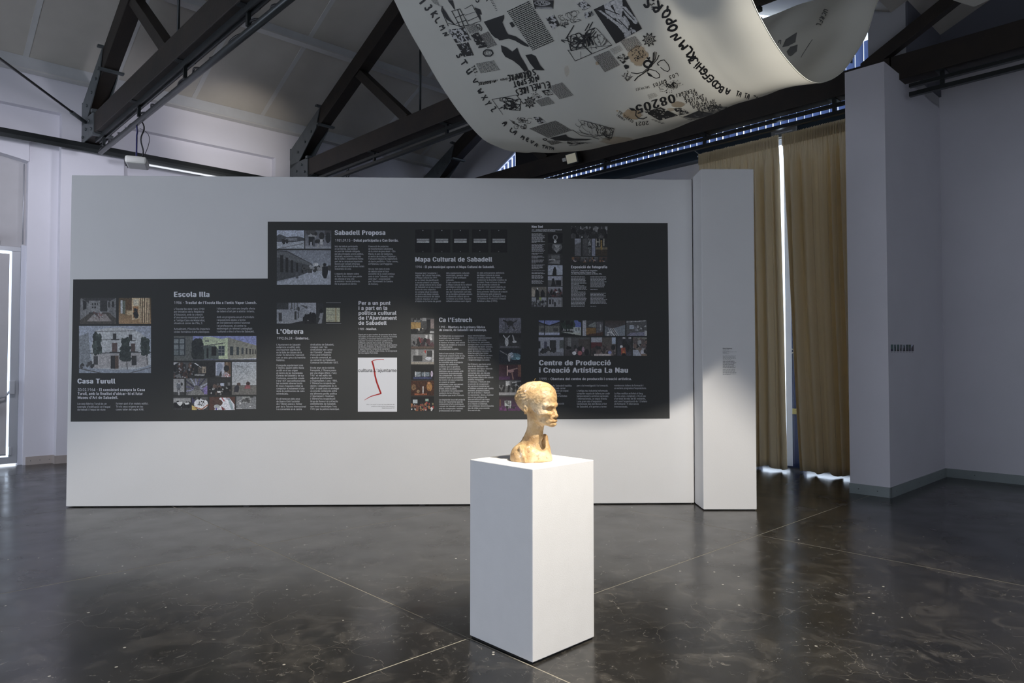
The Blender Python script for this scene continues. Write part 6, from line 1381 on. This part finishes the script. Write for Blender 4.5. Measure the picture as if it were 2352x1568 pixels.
def scrib(cx, cy, rx, ry, n, w_, seed, loops=True, ang=0.0):
    rs = random.Random(seed); ca, sa = math.cos(ang), math.sin(ang)
    for k in range(n):
        x0, y0 = rs.uniform(-rx, rx), rs.uniform(-ry, ry); pts = []; a = rs.uniform(0, 6.3); st = rs.uniform(0.12, 0.3)*rx
        for q2 in range(rs.randint(4, 9)):
            xx, yy = x0*ca-y0*sa, x0*sa+y0*ca; pts.append((cx+xx, cy+yy)); a += rs.uniform(0.3, 1.1) if loops else rs.uniform(-0.35, 0.35)
            x0 += math.cos(a)*st; y0 += math.sin(a)*st; x0 = max(-rx, min(rx, x0)); y0 = max(-ry, min(ry, y0))
        i_.line(smooth_(pts), w_*rs.uniform(.7, 1.3))
scrib(1309, 41, 24, 13, 16, 0.9, 1, True, -.3); scrib(1340, 90, 34, 17, 26, 1.8, 2, False, -.3); scrib(1340, 95, 20, 13, 14, 3.6, 3, False, -.3); scrib(1375, 95, 20, 14, 14, 1.0, 4, False, -.3)
scrib(1172, 238, 24, 13, 22, 1.6, 5, False, .1); scrib(1172, 240, 14, 9, 10, 3.0, 6, False); scrib(1205, 276, 17, 6, 14, 0.8, 7, True, .1); scrib(1365, 297, 44, 14, 22, 0.9, 8, True, .25); scrib(1385, 305, 20, 7, 6, 1.6, 9, False, .2)
scrib(1543, 193, 13, 8, 12, 1.6, 10, True); scrib(1532, 198, 17, 9, 10, 0.9, 11, False, -.2); scrib(1441, 173, 9, 8, 16, 1.3, 12, False, .8); scrib(1195, 290, 14, 5, 8, .8, 13, True)
for a, b in (((1570,235),(1535,212)), ((1530,345),(1560,360)), ((1770,40*5),(1735,52*5)), ((1800,185),(1770,240)), ((1530,340),(1600,350)), ((1640,215),(1570,330))): i_.line(S2(a, b), 2.2)
i_.obj('line_drawing', 'ink_black', sh)

def mono(corners, seed, thr=0.5, sc=4.0, wd=None, ht=None, full=True, name='printed_picture', whites=(), ops=None):
    wd = wd or max(6, int(math.dist(corners[0], corners[1]))); ht = ht or max(6, int(math.dist(corners[1], corners[2])))
    n_ = 0.6*vnoise(ht, wd, sc, seed) + 0.4*vnoise(ht, wd, sc*0.4, seed+50)
    if ops is not None:
        A = paint(wd, ht, ops, seed); k_ = None; A = np.where(A < 60, 26, A)
    else:
        A = np.where((n_ > thr)[..., None], 150, 26)*np.ones(3); k_ = None
        if not full: k_ = n_ < thr
    return picture(name, corners, A, fsh, sh, k_, gain=1.55)
big = [('g', 26, 26), ('p', [(.35,.0),(.95,.02),(.8,.3),(.6,.5),(.45,.45),(.2,.35)], 150), ('p', [(.1,.06),(.18,.1),(.5,.72),(.4,.72)], 146), ('p', [(.45,.45),(.62,.42),(.72,.7),(.55,.9),(.4,.85),(.35,.6)], 150), ('p', [(.75,.2),(.9,.3),(1.0,.75),(.9,.8),(.78,.55)], 146), ('e',.93,.72,.08,.1,150), ('e',.7,.62,.05,.14,140), ('p', [(.5,.1),(.58,.1),(.52,.4)], 30), ('l',.3,.1,.6,.4,1.0,30), ('l',.5,.5,.6,.85,1.0,30), ('l',.8,.3,.92,.7,1.0,30), ('l',.2,.12,.5,.65,1.0,30), ('b',.4,.85,.75,1.0,26,.03,[140])]
mono(S2((1808,80),(2060,-42),(2222,245),(2000,372)), 1, ops=big)
mono(S2((1285,0),(1465,0),(1460,75),(1305,75)), 2, ops=[('g',24,24),('e',.45,.35,.4,.3,120),('e',.42,.33,.32,.2,30),('b',.15,.2,.7,.45,14,.07,[140,120]),('l',.1,.78,.9,.8,1,90),('l',.1,.92,.95,.93,1.6,120)])
mono(S2((1660,30),(1725,0),(1785,55),(1720,88)), 3, 0.45, 3); mono(S2((1725,110),(1790,92),(1812,125),(1735,158)), 4, 0.5, 2.5)
mono(S2((1397,155),(1468,125),(1520,215),(1455,250)), 5, 0.5, 4); mono(S2((555,255),(700,232),(755,340),(630,372)), 6, 0.52, 4); mono(S2((632,378),(730,360),(780,472),(695,485)), 7, 0.68, 5)
mono(S2((750,290),(820,275),(895,400),(820,412)), 8, 0.62, 4, full=False); mono(S2((1360,775),(1430,765),(1465,805),(1400,820)), 9, 0.55, 3, full=False); mono(S2((1265,800),(1320,780),(1365,825),(1300,855)), 10, 0.38, 2, full=False)
mono(S2((1290,1000),(1345,1000),(1395,1045),(1335,1060)), 11, 0.5, 3); mono(S2((1080,1020),(1130,1040),(1190,1085),(1150,1085)), 12, 0.45, 3, full=False); mono(S2((1570,1210),(1640,1205),(1800,1220),(1600,1250)), 13, 0.45, 3, full=False)
mono(S3((300,955),(440,915),(590,985),(430,1030)), 14, 0.66, 5, full=False); mono(S3((545,925),(620,920),(690,965),(600,985)), 15, 0.5, 4, full=False); mono(S3((625,1000),(760,945),(905,970),(770,1010)), 16, ops=[('g',24,24),('r',.12,.2,.88,.45,28),('r',.2,.25,.8,.75,110),('b',.25,.3,.75,.7,12,.1,[30])])
mono(S3((780,935),(870,895),(1080,925),(880,965)), 17, 0.5, 3, full=False); mono(S3((60,490),(110,455),(180,490),(120,545)), 18, 0.5, 3, full=False); mono(S3((165,435),(260,390),(320,470),(230,530)), 19, 0.36, 2, full=False); mono(S3((510,690),(600,680),(640,720),(560,750)), 20, 0.36, 2, full=False); mono(S3((420,740),(520,720),(540,790),(460,800)), 21, 0.34, 2.4, full=False)
mono(S2((980,310),(1040,300),(1070,330),(1010,345)), 22, 0.5, 2, full=False)
# print showing through on the inner side
i_ = Ink(fsh)
S4 = lambda *p: [(1620+x/4.704, y/4.704) for x, y in p]
i_.poly(S4((832,515),(870,430),(992,352),(975,460),(900,500))); i_.poly(S4((880,560),(920,510),(1000,485),(990,560),(920,612),(900,600))); i_.line(S4((790,470),(800,440),(818,440),(815,480)), 2.0)
hand(i_, 'UCRFL', *S4((1290,95))[0], (-.45, .9), 9, 10, 2.0)
for k in range(6): i_.line(S4((1160-20*k, 430+30*k), (1110-15*k, 500+25*k)), 1.2)
i_.obj('show_through_print', 'ink_grey', sh)
# tea stains
def stain(cx, cy, rx, ry, seed, amt):
    n = 28; A = np.zeros((n, n, 3)); yy, xx = np.mgrid[0:n, 0:n]; u = (xx+.5)/n*2-1; v = (yy+.5)/n*2-1
    r = np.sqrt(u*u+v*v) + 0.35*(vnoise(n, n, 6, seed)-0.5); a = np.clip((1-r)/0.18, 0, 1)*amt
    A[:] = (a[..., None]); 
    lin = np.where(A <= 0.0031308, A*12.92*255, (1.055*np.maximum(A, 1e-6)**(1/2.4)-0.055)*255)
    picture('tea_stain', [(cx-rx, cy-ry), (cx+rx, cy-ry), (cx+rx, cy+ry), (cx-rx, cy+ry)], lin, sheet_fn(0.002), sh, a > 0.01, gain=1.0, m='stain')
stain(1466, 128, 24, 24, 1, 0.75); stain(1454, 262, 24, 12, 2, 0.75); stain(1557, 240, 17, 8, 3, 0.7); stain(1541, 251, 8, 5, 4, 0.5); stain(1420, 322, 44, 9, 5, 0.35); stain(1372, 145, 5, 5, 6, 0.5); stain(1418, 254, 3, 2, 7, 0.6); stain(1302, 162, 6, 14, 8, 0.18); stain(1195, 205, 5, 4, 9, 0.3)

bpy.data.objects.remove(_fo)
